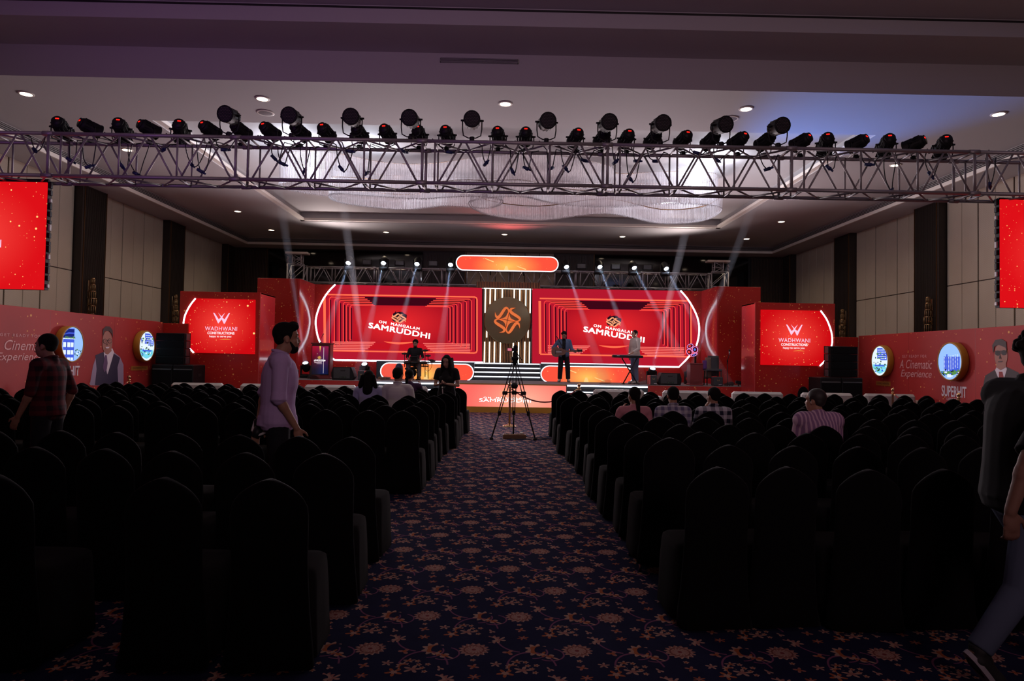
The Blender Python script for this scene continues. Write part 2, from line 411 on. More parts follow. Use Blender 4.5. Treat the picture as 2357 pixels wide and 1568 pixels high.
# ---------------------------------------------------------------- the hall
WL, WR, BK = -11.3, 11.7, 28.1
ZS, ZM, ZR, ZB, ZT = 5.95, 6.20, 6.51, 6.74, 7.02
CL, CRR, CB = -10.26, 10.7, 27.1
FRONT = -6.0
mb = MB(); mb.box((WL-.3, FRONT-.2, -.2), (WR+.3, BK+.3, 0)); floor = struct('floor', mb, M['carpet'])
mb = MB()   # soffit ring, main ceiling with a recess, stepped ceiling above the camera
mb.box((WL-.3, FRONT, ZS), (CL, BK+.3, ZS+.25)); mb.box((CRR, FRONT, ZS), (WR+.3, BK+.3, ZS+.25)); mb.box((CL, CB, ZS), (CRR, BK+.3, ZS+.25))
RX0, RX1, RY0, RY1 = -7.1, 7.45, 13.6, 23.6
BY, TY = 11.5, 10.5
mb.box((CL-.1, BY, ZM), (RX0, CB+.1, ZM+.9)); mb.box((RX1, BY, ZM), (CRR+.1, CB+.1, ZM+.9))
mb.box((RX0, BY, ZM), (RX1, RY0, ZM+.9)); mb.box((RX0, RY1, ZM), (RX1, CB+.1, ZM+.9))
mb.box((RX0-.1, RY0-.1, ZR), (RX1+.1, RY1+.1, ZR+.3))
mb.box((CL-.1, TY, ZB), (CRR+.1, BY+.05, ZB+.3)); mb.box((CL-.1, FRONT-.2, ZT), (CRR+.1, TY+.05, ZT+.2))
ceiling = struct('ceiling', mb, M['ceil'])
# recess inner ledge
mb = MB()
for (a, b) in (((RX0, RY1-.14, ZM+.02), (RX1, RY1, ZM+.10)), ((RX0, RY0, ZM+.02), (RX0+.14, RY1, ZM+.10)), ((RX1-.14, RY0, ZM+.02), (RX1, RY1, ZM+.10))): mb.box(a, b)
struct('trim_1', mb, M['lip'])
# cornice lip (pale) with a dark air slot above it
mb = MB(); mb.box((CL-.02, CB-.03, ZS-.01), (CRR+.02, CB+.02, ZS+.085)); mb.box((CL-.02, 4, ZS-.01), (CL+.03, CB, ZS+.085)); mb.box((CRR-.03, 4, ZS-.01), (CRR+.02, CB, ZS+.085)); struct('trim_2', mb, M['lip'])
mb = MB(); mb.box((CL, CB-.012, ZS+.085), (CRR, CB+.02, ZM-.02)); mb.box((CL-.02, 4, ZS+.085), (CL+.012, CB, ZM-.02)); mb.box((CRR-.012, 4, ZS+.085), (CRR+.02, CB, ZM-.02)); struct('trim_3', mb, M['slot'])
mb = MB()
for k in range(3):
    z = ZS+.115+k*.04
    mb.box((CL, CB-.03, z), (CRR, CB-.012, z+.008)); mb.box((CL+.012, 4, z), (CL+.03, CB, z+.008)); mb.box((CRR-.03, 4, z), (CRR-.012, CB, z+.008))
struct('trim_4', mb, M['ceil'])
mb = MB(); mb.box((CL, TY-.01, ZT-.05), (CRR, TY+.0, ZT-.02)); struct('trim_5', mb, M['slot'])
# walls
wl = struct('wall_left', MB().box((WL-.3, FRONT, 0), (WL-.03, BK+.3, ZS+.1)), M['slot'])
wr = struct('wall_right', MB().box((WR+.03, FRONT, 0), (WR+.3, BK+.3, ZS+.1)), M['slot'])
wb = struct('wall_back', MB().box((WL-.3, BK+.03, 0), (WR+.3, BK+.3, ZS+.1)), M['slot'])
wf = struct('wall_front', MB().box((WL-.3, FRONT-.3, 0), (WR+.3, FRONT-.2, ZT+.2)), M['darkwood'])
cols = [(8.5, 9.6), (13.2, 14.3), (17.9, 19.0), (22.55, 23.65), (27.25, BK)]
def wall_side(par, X, sg, mesh_cache={}):
    prev = 4.0
    for (a, b) in cols:
        n = 6; d = (a-prev)/n
        for i in range(n):
            y0, y1 = prev+i*d, prev+(i+1)*d; g0 = .022 if i % 2 == 0 else .006; g1 = .022 if i % 2 == 1 else .006
            for (z0, z1) in ((.12, 3.66), (3.68, ZS-.0)):
                m_ = MB().rbox((min(X, X-sg*.04), y0+g0, z0), (max(X, X-sg*.04), y1-g1, z1), .008)
                part('wall_panel', m_, M['fabric'], par)
        prev = b
        m_ = MB(); m_.box((min(X-sg*.05, X+sg*.21), a, 0), (max(X-sg*.05, X+sg*.21), b, ZS)); part('pilaster', m_, M['darkwood'], par)
        m_ = MB(); xs = X+sg*.21
        k = 0
        while a+.14+k*.045 < b-.1:
            y = a+.14+k*.045; m_.box((min(xs, xs+sg*.012), y, .1), (max(xs, xs+sg*.012), y+.022, ZS-.03)); k += 1
        part('pilaster_slats', m_, M['darkwood'], par, kind='stuff')
        m_ = MB(); 
        for y in (a+.07, b-.05): m_.box((min(xs, xs+sg*.02), y, 0), (max(xs, xs+sg*.02), y+.018, ZS))
        part('bronze_strip', m_, M['bronze'], par)
        m_ = MB().box((min(X, X-sg*.045), a-.5, 0), (max(X, X-sg*.045), a-.49, ZS))
    return
wall_side(wl, WL, 1); wall_side(wr, WR, -1)
def bx(px): return P(px, 620, BK).x
slat = mat('slatted_wood', (.05, .028, .018), .5)
for (p0, p1, kind) in ((509, 519, 'w'), (519, 617, 's'), (617, 973, 'g'), (975, 1072, 's'), (1073, 1275, 'b'), (1277, 1367, 's'), (1369, 1722, 'g'), (1727, 1832, 's')):
    x0, x1 = bx(p0), bx(p1)
    if kind == 'g':
        for k in range(4):
            a = x0+(x1-x0)*k/4; part('glass_panel', MB().box((a+.01, BK-.03, 0), (a+(x1-x0)/4-.01, BK, ZS-.05)), M['glassd'], wb)
    elif kind == 'b':
        for k in range(6):
            a = x0+(x1-x0)*k/6; part('wall_panel', MB().rbox((a+.012, BK-.05, 0), (a+(x1-x0)/6-.012, BK-.01, ZS-.02), .008), M['fabric'], wb)
    else:
        part('backing_panel', MB().box((x0, BK-.06, 0), (x1, BK, ZS)), M['darkwood'], wb)
        m_ = MB(); x = x0+.04
        while x < x1-.04: m_.box((x, BK-.10, .1), (x+.028, BK-.06, ZS-.1)); x += .062
        part('wall_slats', m_, slat, wb, kind='stuff')
        part('bronze_strip', MB().box((x1-.02, BK-.12, 0), (x1, BK-.05, ZS)), M['bronze'], wb)
# ---------------------------------------------------------------- ceiling fittings
GX = [-8.7, -4.45, -.05, 4.35, 9.0]; GY = [12.3, 15.6, 18.9, 22.1, 25.3]
names_x = ['far left', 'left', 'middle', 'right', 'far right']; names_y = ['nearest row', 'second row', 'third row', 'fourth row', 'row nearest the stage wall']
for j, y in enumerate(GY):
    for i, x in enumerate(GX):
        if 0 < j < 4 and 0 < i < 4: continue
        t = thing('downlight', f'round warm recessed ceiling downlight, {names_y[j]}, {names_x[i]}', 'downlight', (x, y, ZM), 'recessed ceiling downlights')
        part('trim_ring', MB().lathe([(.105, -.001), (.13, -.004), (.13, -.014), (.10, -.018), (.098, -.004)], (x, y, ZM), n=20), M['lip'], t)
        part('diffuser', MB().lathe([(.0, -.006), (.1, -.008), (.1, -.016), (.06, -.022), (0, -.024)], (x, y, ZM), n=20), M['down'], t)
        spot('downlight_lamp', (x, y, ZM-.06), (x, y, 0), 150, (1.0, .80, .58), 75, .8, .08)
for (px, py) in ((611, 259), (1680, 273)):
    c = PZ(px, py, ZM); side = 'left' if px < 1000 else 'right'
    t = thing('ceiling_speaker', f'round grey recessed ceiling speaker on the {side}, behind the lamps of the truss', 'speaker', (c.x, c.y, ZM), 'ceiling speakers')
    part('grille', MB().lathe([(0, 0), (.15, 0), (.15, -.012), (.12, -.018), (0, -.02)], (c.x, c.y, ZM), n=24), mat('speaker_grille', (.22, .19, .2), .7), t)
    part('rim', MB().lathe([(.15, 0), (.165, -.004), (.165, -.014), (.15, -.016)], (c.x, c.y, ZM), n=24), M['lip'], t)
a = P(1013, 134, BY-.02); b = P(1193, 147, BY-.02)
t = thing('air_vent', 'long narrow metal air grille on the ceiling step above the truss', 'vent', (a.x, BY, b.z))
part('vent_frame', MB().box((a.x, BY-.03, a.z-.012), (b.x, BY, a.z)).box((a.x, BY-.03, b.z), (b.x, BY, b.z+.012)).box((a.x, BY-.03, b.z), (a.x+.012, BY, a.z)).box((b.x-.012, BY-.03, b.z), (b.x, BY, a.z)), mat('vent_metal', (.3, .29, .29), .5, .5), t)
part('vent_backing', MB().box((a.x+.01, BY-.01, b.z+.01), (b.x-.01, BY, a.z-.01)), M['slot'], t)
for k in range(4):
    z = b.z+.022+k*.019; part('vent_blade', MB().box((a.x+.012, BY-.025, z), (b.x-.012, BY-.012, z+.006)), M['ceil'], t)
# ---------------------------------------------------------------- crystal chandelier in the ceiling recess
def loop(pts, n=8):
    """closed smooth loop through plan points"""
    out = []; N = len(pts)
    for i in range(N):
        p0, p1, p2, p3 = [Vector(pts[(i+k-1) % N]) for k in range(4)]
        for s_ in range(n):
            t_ = s_/n; out.append(.5*((2*p1)+(p2-p0)*t_+(2*p0-5*p1+4*p2-p3)*t_*t_+(3*p1-p0-3*p2+p3)*t_**3))
    return out
def curtain(name, pts, z0, z1, parent, sp=.028):
    pl = loop([(x, y, 0) for x, y in pts]); L = []; acc = 0
    for i in range(len(pl)):
        a_, b_ = pl[i], pl[(i+1) % len(pl)]; d = (b_-a_).length; k = max(1, int(d/sp))
        for j in range(k): L.append(a_.lerp(b_, j/k))
    m1 = MB(); m2 = MB(); m3 = MB(); n = len(L)
    for i, p in enumerate(L):
        q = L[(i+1) % n]; d = (q-p).normalized(); h = .009+.004*random.random(); s_ = Vector((d.y, -d.x, 0))*(.006+random.random()*.012)
        m1.add([p+s_+Vector((0,0,z1)), p+s_+d*.021+Vector((0,0,z1)), p+d*.021+s_*.4+Vector((0,0,z0)), p+s_*.4+Vector((0,0,z0))], [(0,1,2,3)])
        zb = z0-.01*random.random(); r = .013
        m2.add([p+Vector((r,0,zb)), p+Vector((-r*.5,r*.8,zb)), p+Vector((-r*.5,-r*.8,zb)), p+Vector((0,0,zb-.035)), p+Vector((0,0,zb+.02))], [(0,1,4),(1,2,4),(2,0,4),(1,0,3),(2,1,3),(0,2,3)])
        if i % 2 == 0:
            p2 = p-Vector((d.y, -d.x, 0))*.05; m2.add([p2+Vector((r,0,zb)), p2+Vector((-r*.5,r*.8,zb)), p2+Vector((-r*.5,-r*.8,zb)), p2+Vector((0,0,zb-.03)), p2+Vector((0,0,zb+.02))], [(0,1,4),(1,2,4),(2,0,4),(1,0,3),(2,1,3),(0,2,3)])
    pl2 = pl[::2]; m3.tube([(p.x, p.y, z1) for p in pl2], .012, 4, True)
    part('crystal_curtain', m1, M['crystal'], parent, kind='stuff', fix=False); part('crystal_fringe', m2, M['bead'], parent, kind='stuff', fix=False); part('mounting_rail', m3, M['bronze'], parent)
ch = thing('crystal_chandelier', 'vast wavy chandelier of hanging crystal strings in the ceiling recess', 'chandelier', (0, 17, ZR))
curtain('upper', [(-5.55, 16.7), (-4.4, 16.5), (-3.1, 17.3), (-1.9, 17.3), (-.3, 16.5), (1.2, 16.4), (2.6, 17.2), (2.95, 17.9), (4.2, 17.6), (5.45, 17.7), (5.5, 18.6), (4, 18.9), (1.5, 18.8), (-1, 18.6), (-3.5, 18.5), (-5.4, 17.6)], 5.80, ZR, ch)
curtain('lower', [(-4.15, 16.15), (-3.0, 16.35), (-2.1, 16.5), (-.9, 16.15), (-.1, 16.5), (-.45, 17.4), (-1.5, 17.25), (-2.75, 17.75), (-4.15, 17.1)], 5.42, 5.80, ch)
curtain('lower', [(-.9, 16.6), (.3, 16.0), (1.3, 16.7), (2.6, 16.9), (4.0, 16.4), (5.3, 16.7), (5.35, 18.3), (4.3, 18.8), (2.6, 17.7), (.9, 18.7), (-.5, 18.1)], 5.40, 5.78, ch)
# white lamps hitting the chandelier ends and the recess
for (px, py, e, dg) in ((640, 368, 900, 9), (1600, 385, 900, 10), (1768, 398, 420, 6)):
    tgt = PZ(px, py, ZR); src = Vector((-4.6 if px < 1000 else 5.2, 9.9, 4.5)); spot('beam_light', src, tgt, dg*1.6, (.75, .83, 1.0), e*3.2, 1.0, .04)
# added point lights imitate those lamps grazing the crystal ends: soft cool light inside the ribbon ends
for (x, y, e) in ((-4.9, 15.6, 120), (5.0, 16.3, 120), (-3.2, 15.9, 60), (4.9, 17.6, 60)):
    l = bpy.data.lights.new('crystal_fill', 'POINT'); l.energy = e; l.color = (.8, .86, 1.0); l.shadow_soft_size = .08
    o = bpy.data.objects.new('crystal_fill', l); C.objects.link(o); o.location = (x, y, 6.25)
# ---------------------------------------------------------------- box trusses
def truss(name, label, x0, x1, y0, y1, z0, z1, nsec, bays, rt, rb, grp=None, gap=.16, m='alu'):
    t = thing(name, label, 'truss', (x0, y0, z0), grp); L = (x1-x0)/nsec
    crn = [(y0, z0), (y0, z1), (y1, z0), (y1, z1)]
    for s_ in range(nsec):
        a, b = x0+s_*L, x0+(s_+1)*L-.012
        sec = part('truss_section', MB().rc((a, y0, z0), (a, y0, z1), rb).rc((a, y1, z0), (a, y1, z1), rb).rc((a, y0, z0), (a, y1, z0), rb).rc((a, y0, z1), (a, y1, z1), rb)
                   , M[m], t)
        part('end_frame', MB().rc((b, y0, z0), (b, y0, z1), rb).rc((b, y1, z0), (b, y1, z1), rb).rc((b, y0, z1), (b, y1, z1), rb).rc((b, y0, z0), (b, y1, z0), rb), M[m], sec)
        for (y, z) in crn:
            part('chord', MB().rc((a, y, z), (b, y, z), rt, n=10), M[m], sec)
            part('coupler', MB().rc((b-.07, y, z), (b+.07, y, z), rt*1.28, n=10), M[m], sec)
        aa, bb = a+gap, b-gap*.0; B = (bb-aa)/bays
        for k in range(bays):
            p, q = aa+k*B, aa+(k+1)*B; mid = (p+q)/2
            for y in (y0, y1):
                part('vertical_tube', MB().rc((p, y, z0), (p, y, z1), rb), M[m], sec)
                part('diagonal_tube', MB().rc((p+.05, y, z0), (mid-.02, y, z1), rb), M[m], sec); part('diagonal_tube', MB().rc((mid+.02, y, z1), (q-.05, y, z0), rb), M[m], sec)
            for z in (z0, z1):
                part('diagonal_tube', MB().rc((p, y0, z), (mid, y1, z), rb), M[m], sec); part('diagonal_tube', MB().rc((mid, y1, z), (q, y0, z), rb), M[m], sec)
                part('cross_tube', MB().rc((p, y0, z), (p, y1, z), rb), M[m], sec)
    return t
TF0, TF1 = 9.0, 9.43
TZ0, TZ1 = CAMZ+2.318, CAMZ+2.876
secL = 2.463; xs = P(110, 400, 9.0).x
truss('lighting_truss', 'long silver box truss crossing the whole hall overhead, carrying black stage lamps', xs-2*secL, xs+7*secL, TF0, TF1, TZ0, TZ1, 9, 3, .025, .013)
# ---------------------------------------------------------------- stage lamps on the near truss
def lamp(kind):
    """par-type stage lamp built round the origin (its clamp); it points along +Y, tilted later"""
    big = kind == 'face'
    r = .105 if big else (.094 if kind == 'can' else .10); L = .26 if big else .24; z = .19 if not big else .25
    t = thing('stage_lamp', 'x', 'stage lamp')
    d = Vector((0, .94, -.34)) if not big else Vector((.05, -.985, -.15))
    if kind == 'door': d = Vector((-.45, .85, -.3))
    if kind == 'can': d = Vector((.02, .95, -.22))
    d.normalize(); c = Vector((0, 0, z)); a, b, _ = frame(d)
    body = part('lamp_housing', MB().lathe([(r*.35, -L*.62), (r*.75, -L*.58), (r*.92, -L*.45), (r*.92, -L*.05), (r, -L*.02), (r, L*.42), (r*1.06, L*.44), (r*1.06, L*.5), (r*.9, L*.5)], c, d, 20), M['black'], t)
    m_ = MB(); 
    for k in range(14):
        an = k*2*math.pi/14; q = c+(a*math.cos(an)+b*math.sin(an))*r*.93; m_.obox(q-d*L*.27, d*L*.15, (a*math.cos(an)+b*math.sin(an))*.008, (a*-math.sin(an)+b*math.cos(an))*.003)
    part('cooling_fins', m_, M['black'], body)
    part('rear_cap', MB().lathe([(r*.72, -L*.66), (r*.72, -L*.60), (r*.6, -L*.56)], c, d, 16), M['blackm'], body)
    e = c-d*L*.665
    part('display', MB().obox(e+b*r*.3, a*.022, b*.008, d*.003), M['display'], t, label='small glowing red number display')
    m_ = MB().lathe([(0, L*.47), (r*.93, L*.47), (r*.93, L*.485), (0, L*.485)], c, d, 20); part('lens_plate', m_, M['blackm'], t)
    if big:
        m_ = MB()
        for i in range(-4, 5):
            for j in range(-4, 5):
                u, v = (i+.5*(j % 2))*.021, j*.019
                if u*u+v*v < (r*.86)**2: m_.lathe([(.0075, .0), (.0075, .006), (.003, .01)], c+d*L*.485+a*u+b*v, d, 6)
        part('led_lenses', m_, mat('led_lens', (.10, .08, .09), .15), t, kind='stuff')
    m_ = MB(); w_ = r*1.22
    yk = [c+a*w_, c+a*w_-Vector((0,0,z*.45)), c+a*w_*.9-Vector((0,0,z*.80)), c+a*w_*.4-Vector((0,0,z*.93)), c-a*w_*.4-Vector((0,0,z*.93)), c-a*w_*.9-Vector((0,0,z*.80)), c-a*w_-Vector((0,0,z*.45)), c-a*w_]
    part('yoke', m_.tube(yk, .008, 6), M['blackm'], t)
    for s_ in (-1, 1): part('tilt_knob', MB().rc(c+a*s_*r*.95, c+a*s_*(w_+.025), .016, .012, 10), M['blackm'], t)
    part('clamp', MB().lathe([(.02, .0), (.03, .005), (.03, .03), (.012, .035), (.012, z*.12)], (0, 0, -.0), n=10).rc((-.03, 0, .0), (.03, 0, .0), .03), M['blackm'], t)
    if kind == 'door':
        for k in range(4):
            an = k*math.pi/2+.4; q = a*math.cos(an)+b*math.sin(an); q2 = a*-math.sin(an)+b*math.cos(an)
            part('barn_door', MB().obox(c+d*L*.6+q*r*1.02, d*L*.13+q*.02, q2*r*.7, q*.002), M['black'], t)
    return t
protos = {k: lamp(k) for k in ('can', 'door', 'face')}
for t in protos.values():
    for o in [t]+list(t.children): KIDS[o.name] = list(o.children)
LP = [(141, 288, 'door'), (210, 290, 'can'), (280, 287, 'door'), (345, 291, 'can'), (416, 291, 'door'), (485, 296, 'can'), (528, 277, 'face'), (556, 297, 'can'), (623, 296, 'can'),
      (672, 280, 'face'), (692, 297, 'can'), (752, 297, 'can'), (811, 282, 'face'), (828, 303, 'can'), (892, 302, 'can'), (946, 282, 'face'), (965, 304, 'can'), (1029, 303, 'can'), (1087, 285, 'face'),
      (1147, 305, 'can'), (1210, 306, 'can'), (1258, 285, 'face'), (1325, 306, 'can'), (1398, 289, 'face'), (1386, 310, 'can'), (1442, 311, 'can'), (1520, 290, 'face'), (1503, 312, 'can'), (1572, 311, 'can'),
      (1635, 312, 'can'), (1660, 297, 'face'), (1698, 314, 'can'), (1760, 316, 'can'), (1791, 299, 'face'), (1842, 316, 'can'), (1901, 318, 'door'), (1971, 318, 'can'), (2041, 319, 'door'), (2102, 321, 'can'), (2171, 321, 'door')]
used = set(); cnt = {'can': 0, 'door': 0, 'face': 0}; tot = {k: sum(1 for l in LP if l[2] == k) for k in cnt}
def ordn(n):
    W1 = ['', 'first', 'second', 'third', 'fourth', 'fifth', 'sixth', 'seventh', 'eighth', 'ninth', 'tenth', 'eleventh', 'twelfth', 'thirteenth', 'fourteenth', 'fifteenth', 'sixteenth', 'seventeenth', 'eighteenth', 'nineteenth', 'twentieth']
    return W1[n] if n <= 20 else 'twenty-'+W1[n-20]
for (px, py, k) in LP:
    y = TF1 if k != 'face' else TF0
    p = P(px, py, y); t = protos[k] if k not in used else copy_tree(protos[k]); used.add(k); cnt[k] += 1
    zz = TZ1+.035
    sg = -1 if px > 1230 else 1
    t.location = (p.x, y, zz)
    if k != 'face': t.scale = (sg, 1, 1)
    t.rotation_euler = (0, 0, random.uniform(-.12, .12) + (.75*(px-1160)/1160 if k == 'can' else .3*(px-1160)/1160 if k == 'door' else .18*(px-1160)/1160))
    W2 = {'can': 'black tubular stage lamp seen from behind', 'door': 'black stage lamp with flared barn doors', 'face': 'large round stage lamp facing us, grid of lenses'}[k]
    tag(t, f'{W2}, {ordn(cnt[k])} of its kind from the left', 'stage lamp', {'can': 'tubular lamps on the near truss', 'door': 'barn-door lamps on the near truss', 'face': 'round-faced lamps on the near truss'}[k])
# cables with blue plugs dangling from the truss
cab = mat('black_cable', (.012, .012, .014), .5)
CB_ = [(88, 300, 350), (168, 345, 372), (208, 330, 383), (290, 340, 390), (320, 340, 402), (377, 330, 345), (452, 330, 385), (470, 340, 398), (520, 315, 345), (640, 330, 370), (655, 330, 378), (703, 335, 392), (795, 330, 395), (812, 330, 350), (845, 335, 400), (935, 320, 350), (1040, 325, 350),
       (1120, 335, 375), (1185, 335, 400), (1215, 330, 390), (1270, 330, 388), (1310, 330, 395), (1350, 330, 370), (1418, 335, 372), (1459, 340, 418), (1470, 330, 372), (1510, 340, 372), (1612, 330, 355), (1655, 335, 370), (1770, 330, 388), (1915, 330, 390), (2005, 335, 380), (2050, 340, 440), (2147, 330, 410), (2280, 330, 430)]
ordc = 0
for i, (px, ya, yb) in enumerate(CB_):
    random.seed(100+i); y = TF0+.08+.3*random.random(); top = Vector((P(px, ya, y).x, y, TZ1-.01)); zb = P(px, yb, y).z; w_ = random.uniform(.04, .16); x = top.x
    pts = []; N = 12
    for k in range(N+1):
        u = k/N; pts.append(Vector((x+w_*(u*2-1)*(1+.2*math.sin(6*u)), y+.02*math.sin(9*u+i), top.z-(top.z-zb)*math.sin(math.pi*u)**.8)))
    pts = [Vector((pts[0].x-.12, TF0+.0, TZ1+.03))]+pts+[Vector((pts[-1].x+.10, TF1, TZ1+.03))]
    t = part('hanging_cable', MB().tube(pts, .0075, 5), cab); OFF[t.name] = (0,0,0)
    tag(t, f'thin black cable loop with blue plug under the near truss, {ordn(i+1) if i < 20 else ordn(i+1) if i < 40 else i} from the left', 'cable', 'cable loops on the near truss')
    j = 6+(i % 3)-1; d = (pts[j+1]-pts[j]).normalized(); part('plug', MB().rc(pts[j]-d*.06, pts[j]+d*.025, .022, .026, 8).rc(pts[j]+d*.025, pts[j]+d*.07, .018, .012, 8), M['bluec'], t)
    # a second smaller loop lying along the chord
# ---------------------------------------------------------------- side branding walls
FXL, FXR = -9.6, 10.4
skin_p = mat('print_skin', (.36, .15, .11), .6); navy_p = mat('print_navy', (.018, .014, .05), .6); lilac_p = mat('print_lilac', (.33, .25, .36), .6)
tie_p = mat('print_purple', (.11, .05, .14), .6); hair_p = mat('print_hair', (.03, .015, .015), .6); text_p = mat('print_pale_pink', (.72, .36, .36), .6)
white_p = mat('print_white', (.75, .66, .72), .6); suit_p = mat('print_grey_suit', (.03, .018, .022), .6); redtie_p = mat('print_red_tie', (.3, .02, .02), .6); dark_p = mat('print_dark', (.008, .006, .008), .6)
amber_p = mat('caption_amber', (.42, .15, .03), .4)
def side_wall(X, sg, py0, py1, y0, y1, top, name, label):
    t = thing(name, label, 'partition wall', (X, y0, 0), 'red branding walls along the hall sides')
    part('wall_board', MB().rbox((min(X, X-sg*.08), y0, 0), (max(X, X-sg*.08), y1, top), .006), M['redwall'], t)
    n = 6
    for k in range(1, n):
        y = y0+(y1-y0)*k/n; part('seam', MB().box((min(X, X+sg*.0015), y, 0), (max(X, X+sg*.0015), y+.004, top-.01)), mat('seam_red', (.2, .01, .01), .4) if k == 1 else bpy.data.materials['seam_red'], t)
    return t
lw = side_wall(FXL, 1, 0, 0, 5.0, 19.3, 2.43, 'branding_wall', 'long red printed partition wall with white italic slogan, along the left side')
rw = side_wall(FXR, -1, 0, 0, 5.0, 19.9, 2.40, 'branding_wall', 'long red printed partition wall with white italic slogan, along the right side')
# end returns, facing the hall
for (x0, x1, y, top, par, pl) in ((-9.6, -8.9, 19.3, 2.40, lw, 'l'), (10.0-.35, 10.4, 19.9, 2.36, rw, 'r')):
    part('end_return', MB().rbox((x0, y, 0), (x1, y+.08, top), .006), M['red'], par)
def sprint(X, sg, name, parent, shapes, mats, d0=.003):
    """flat print: pixel outlines laid on the wall plane x = X, thin layers"""
    m_ = MB()
    for i, (mi, pts) in enumerate(shapes):
        m_.mat(mi); m_.prism([PX(px, py, X)*1.0+Vector((sg*(d0+i*.0015), 0, 0)) for (px, py) in pts], (sg*.001, 0, 0))
    m_.cm = 0; return part(name, m_, mats, parent)
def oval(cx, cy, rx, ry, n=20, a0=0, a1=2*math.pi): return [(cx+rx*math.cos(a0+(a1-a0)*i/n), cy+ry*math.sin(a0+(a1-a0)*i/n)) for i in range(n)]
pm = [skin_p, navy_p, lilac_p, tie_p, hair_p, white_p, suit_p, redtie_p, dark_p]
# printed man with spectacles, left wall
sprint(FXL, 1, 'printed_portrait', lw, [
    (2, [(206, 887), (214, 842), (222, 817), (236, 811), (262, 811), (276, 822), (284, 840), (284, 890)]),
    (1, [(218, 887), (222, 850), (219, 818), (238, 810), (243, 850), (246, 862), (258, 812), (276, 824), (270, 846), (272, 890)]),
    (5, [(238, 811), (241, 806), (258, 802), (262, 811), (247, 862)]),
    (3, [(241, 818), (245, 818), (247, 836), (245, 850), (239, 858), (236, 846), (239, 828)]),
    (0, oval(246, 789, 11.5, 27)), (0, [(240, 800), (254, 800), (256, 808), (247, 816), (240, 808)]),
    (4, [(235, 775), (236, 758), (243, 751), (252, 752), (258, 760), (259, 778), (256, 768), (250, 762), (240, 762)]),
    (4, oval(240.5, 785.5, 5, 5.5)), (4, oval(251, 785, 5.2, 5.5)), (0, oval(240.5, 785.5, 3.9, 4.3)), (0, oval(251, 785, 4.1, 4.3)),
    (8, oval(240.5, 785, 1.2, .8)), (8, oval(251, 784.6, 1.2, .8)), (8, [(243, 783), (249, 783), (249, 784), (243, 784)]),
    (4, [(244, 789), (245.4, 795), (243, 795)]), (5, [(240, 799), (250, 798.5), (247, 802), (242, 802)])], pm)
# printed man with sunglasses, right wall
sprint(FXR, -1, 'printed_portrait', rw, [
    (6, [(2261, 935), (2263, 890), (2268, 865), (2292, 850), (2318, 845), (2345, 858), (2357, 880), (2357, 935)]),
    (5, [(2291, 852), (2294, 846), (2316, 843), (2318, 850), (2306, 890)]),
    (7, [(2300, 856), (2308, 856), (2311, 868), (2306, 886), (2300, 876)]),
    (0, oval(2305, 818, 15, 29)), (0, [(2295, 832), (2316, 832), (2317, 845), (2304, 852), (2294, 846)]),
    (4, [(2287, 815), (2285, 795), (2292, 783), (2306, 780), (2317, 787), (2319, 812), (2315, 800), (2300, 794), (2290, 798)]),
    (8, oval(2298, 813, 6.4, 6)), (8, oval(2312, 812, 6.2, 6)), (8, [(2291, 808), (2318, 807), (2318, 809), (2291, 810)]),
    (4, [(2303, 816), (2306, 826), (2301, 826)]), (4, [(2299, 832), (2309, 831), (2309, 833), (2299, 834)])], pm)
def stext(txt, X, sg, pA, pB, h, parent, m=None, shear=0.0, bold=0.0, space=1.0, name='lettering', skew=None):
    """text on a side wall: left-bottom pixel pA, right-bottom pixel pB"""
    a = PX(*pA, X); b = PX(*pB, X); r = Vector((0, b.y-a.y, 0)); z = a.z
    hh = (PX(pA[0], pA[1]-h, X)-a).length
    return lettering(name, txt, Vector((X, a.y, z)), r, (0, 0, 1), r.length, hh, m or text_p, parent, bold, shear, space, .006, skew)
stext('GET READY FOR', FXL, 1, (-1, 773.5), (93, 778), 7, lw, space=1.3)
stext('A Cinematic', FXL, 1, (-22, 805), (112, 808.5), 24, lw, shear=.28)
stext('Experience', FXL, 1, (-10, 835.5), (96, 836), 24, lw, shear=.28)
stext('SUPERHIT', FXL, 1, (115, 867), (182, 872.5), 24, lw, white_p, bold=.02, skew=lambda a: .0)
stext('LIFESTYLE', FXL, 1, (125, 880), (166, 879.5), 5.5, lw, white_p)
stext('Of The Millennium', FXL, 1, (100, 890), (170, 892), 8, lw, white_p, shear=.3)
stext('GET READY FOR', FXR, -1, (2077, 823.5), (2133, 823), 6, rw, space=1.3)
stext('A Cinematic', FXR, -1, (2071, 848), (2146, 848), 20, rw, shear=.28)
stext('Experience', FXR, -1, (2074, 872), (2145, 873), 21, rw, shear=.28)
stext('SUPERHIT', FXR, -1, (2168, 912), (2225, 915), 25, rw, white_p, bold=.02)
stext('LIFESTYLE', FXR, -1, (2180, 921), (2212, 921.5), 6, rw, white_p)
sky_e = emat('lightbox_sky', (150, 190, 255), 1.1); pale_e = emat('lightbox_pale', (225, 240, 255), 1.1); blue_e = emat('lightbox_blue', (70, 95, 225), 1.0); deep_e = emat('lightbox_deep', (28, 38, 120), 1.0)
green_e = emat('lightbox_green', (95, 150, 80), .9); teal_e = emat('lightbox_teal', (120, 215, 235), 1.05); dk_e = emat('lightbox_foliage', (30, 50, 40), 1)
le = [sky_e, pale_e, blue_e, deep_e, green_e, teal_e, dk_e]
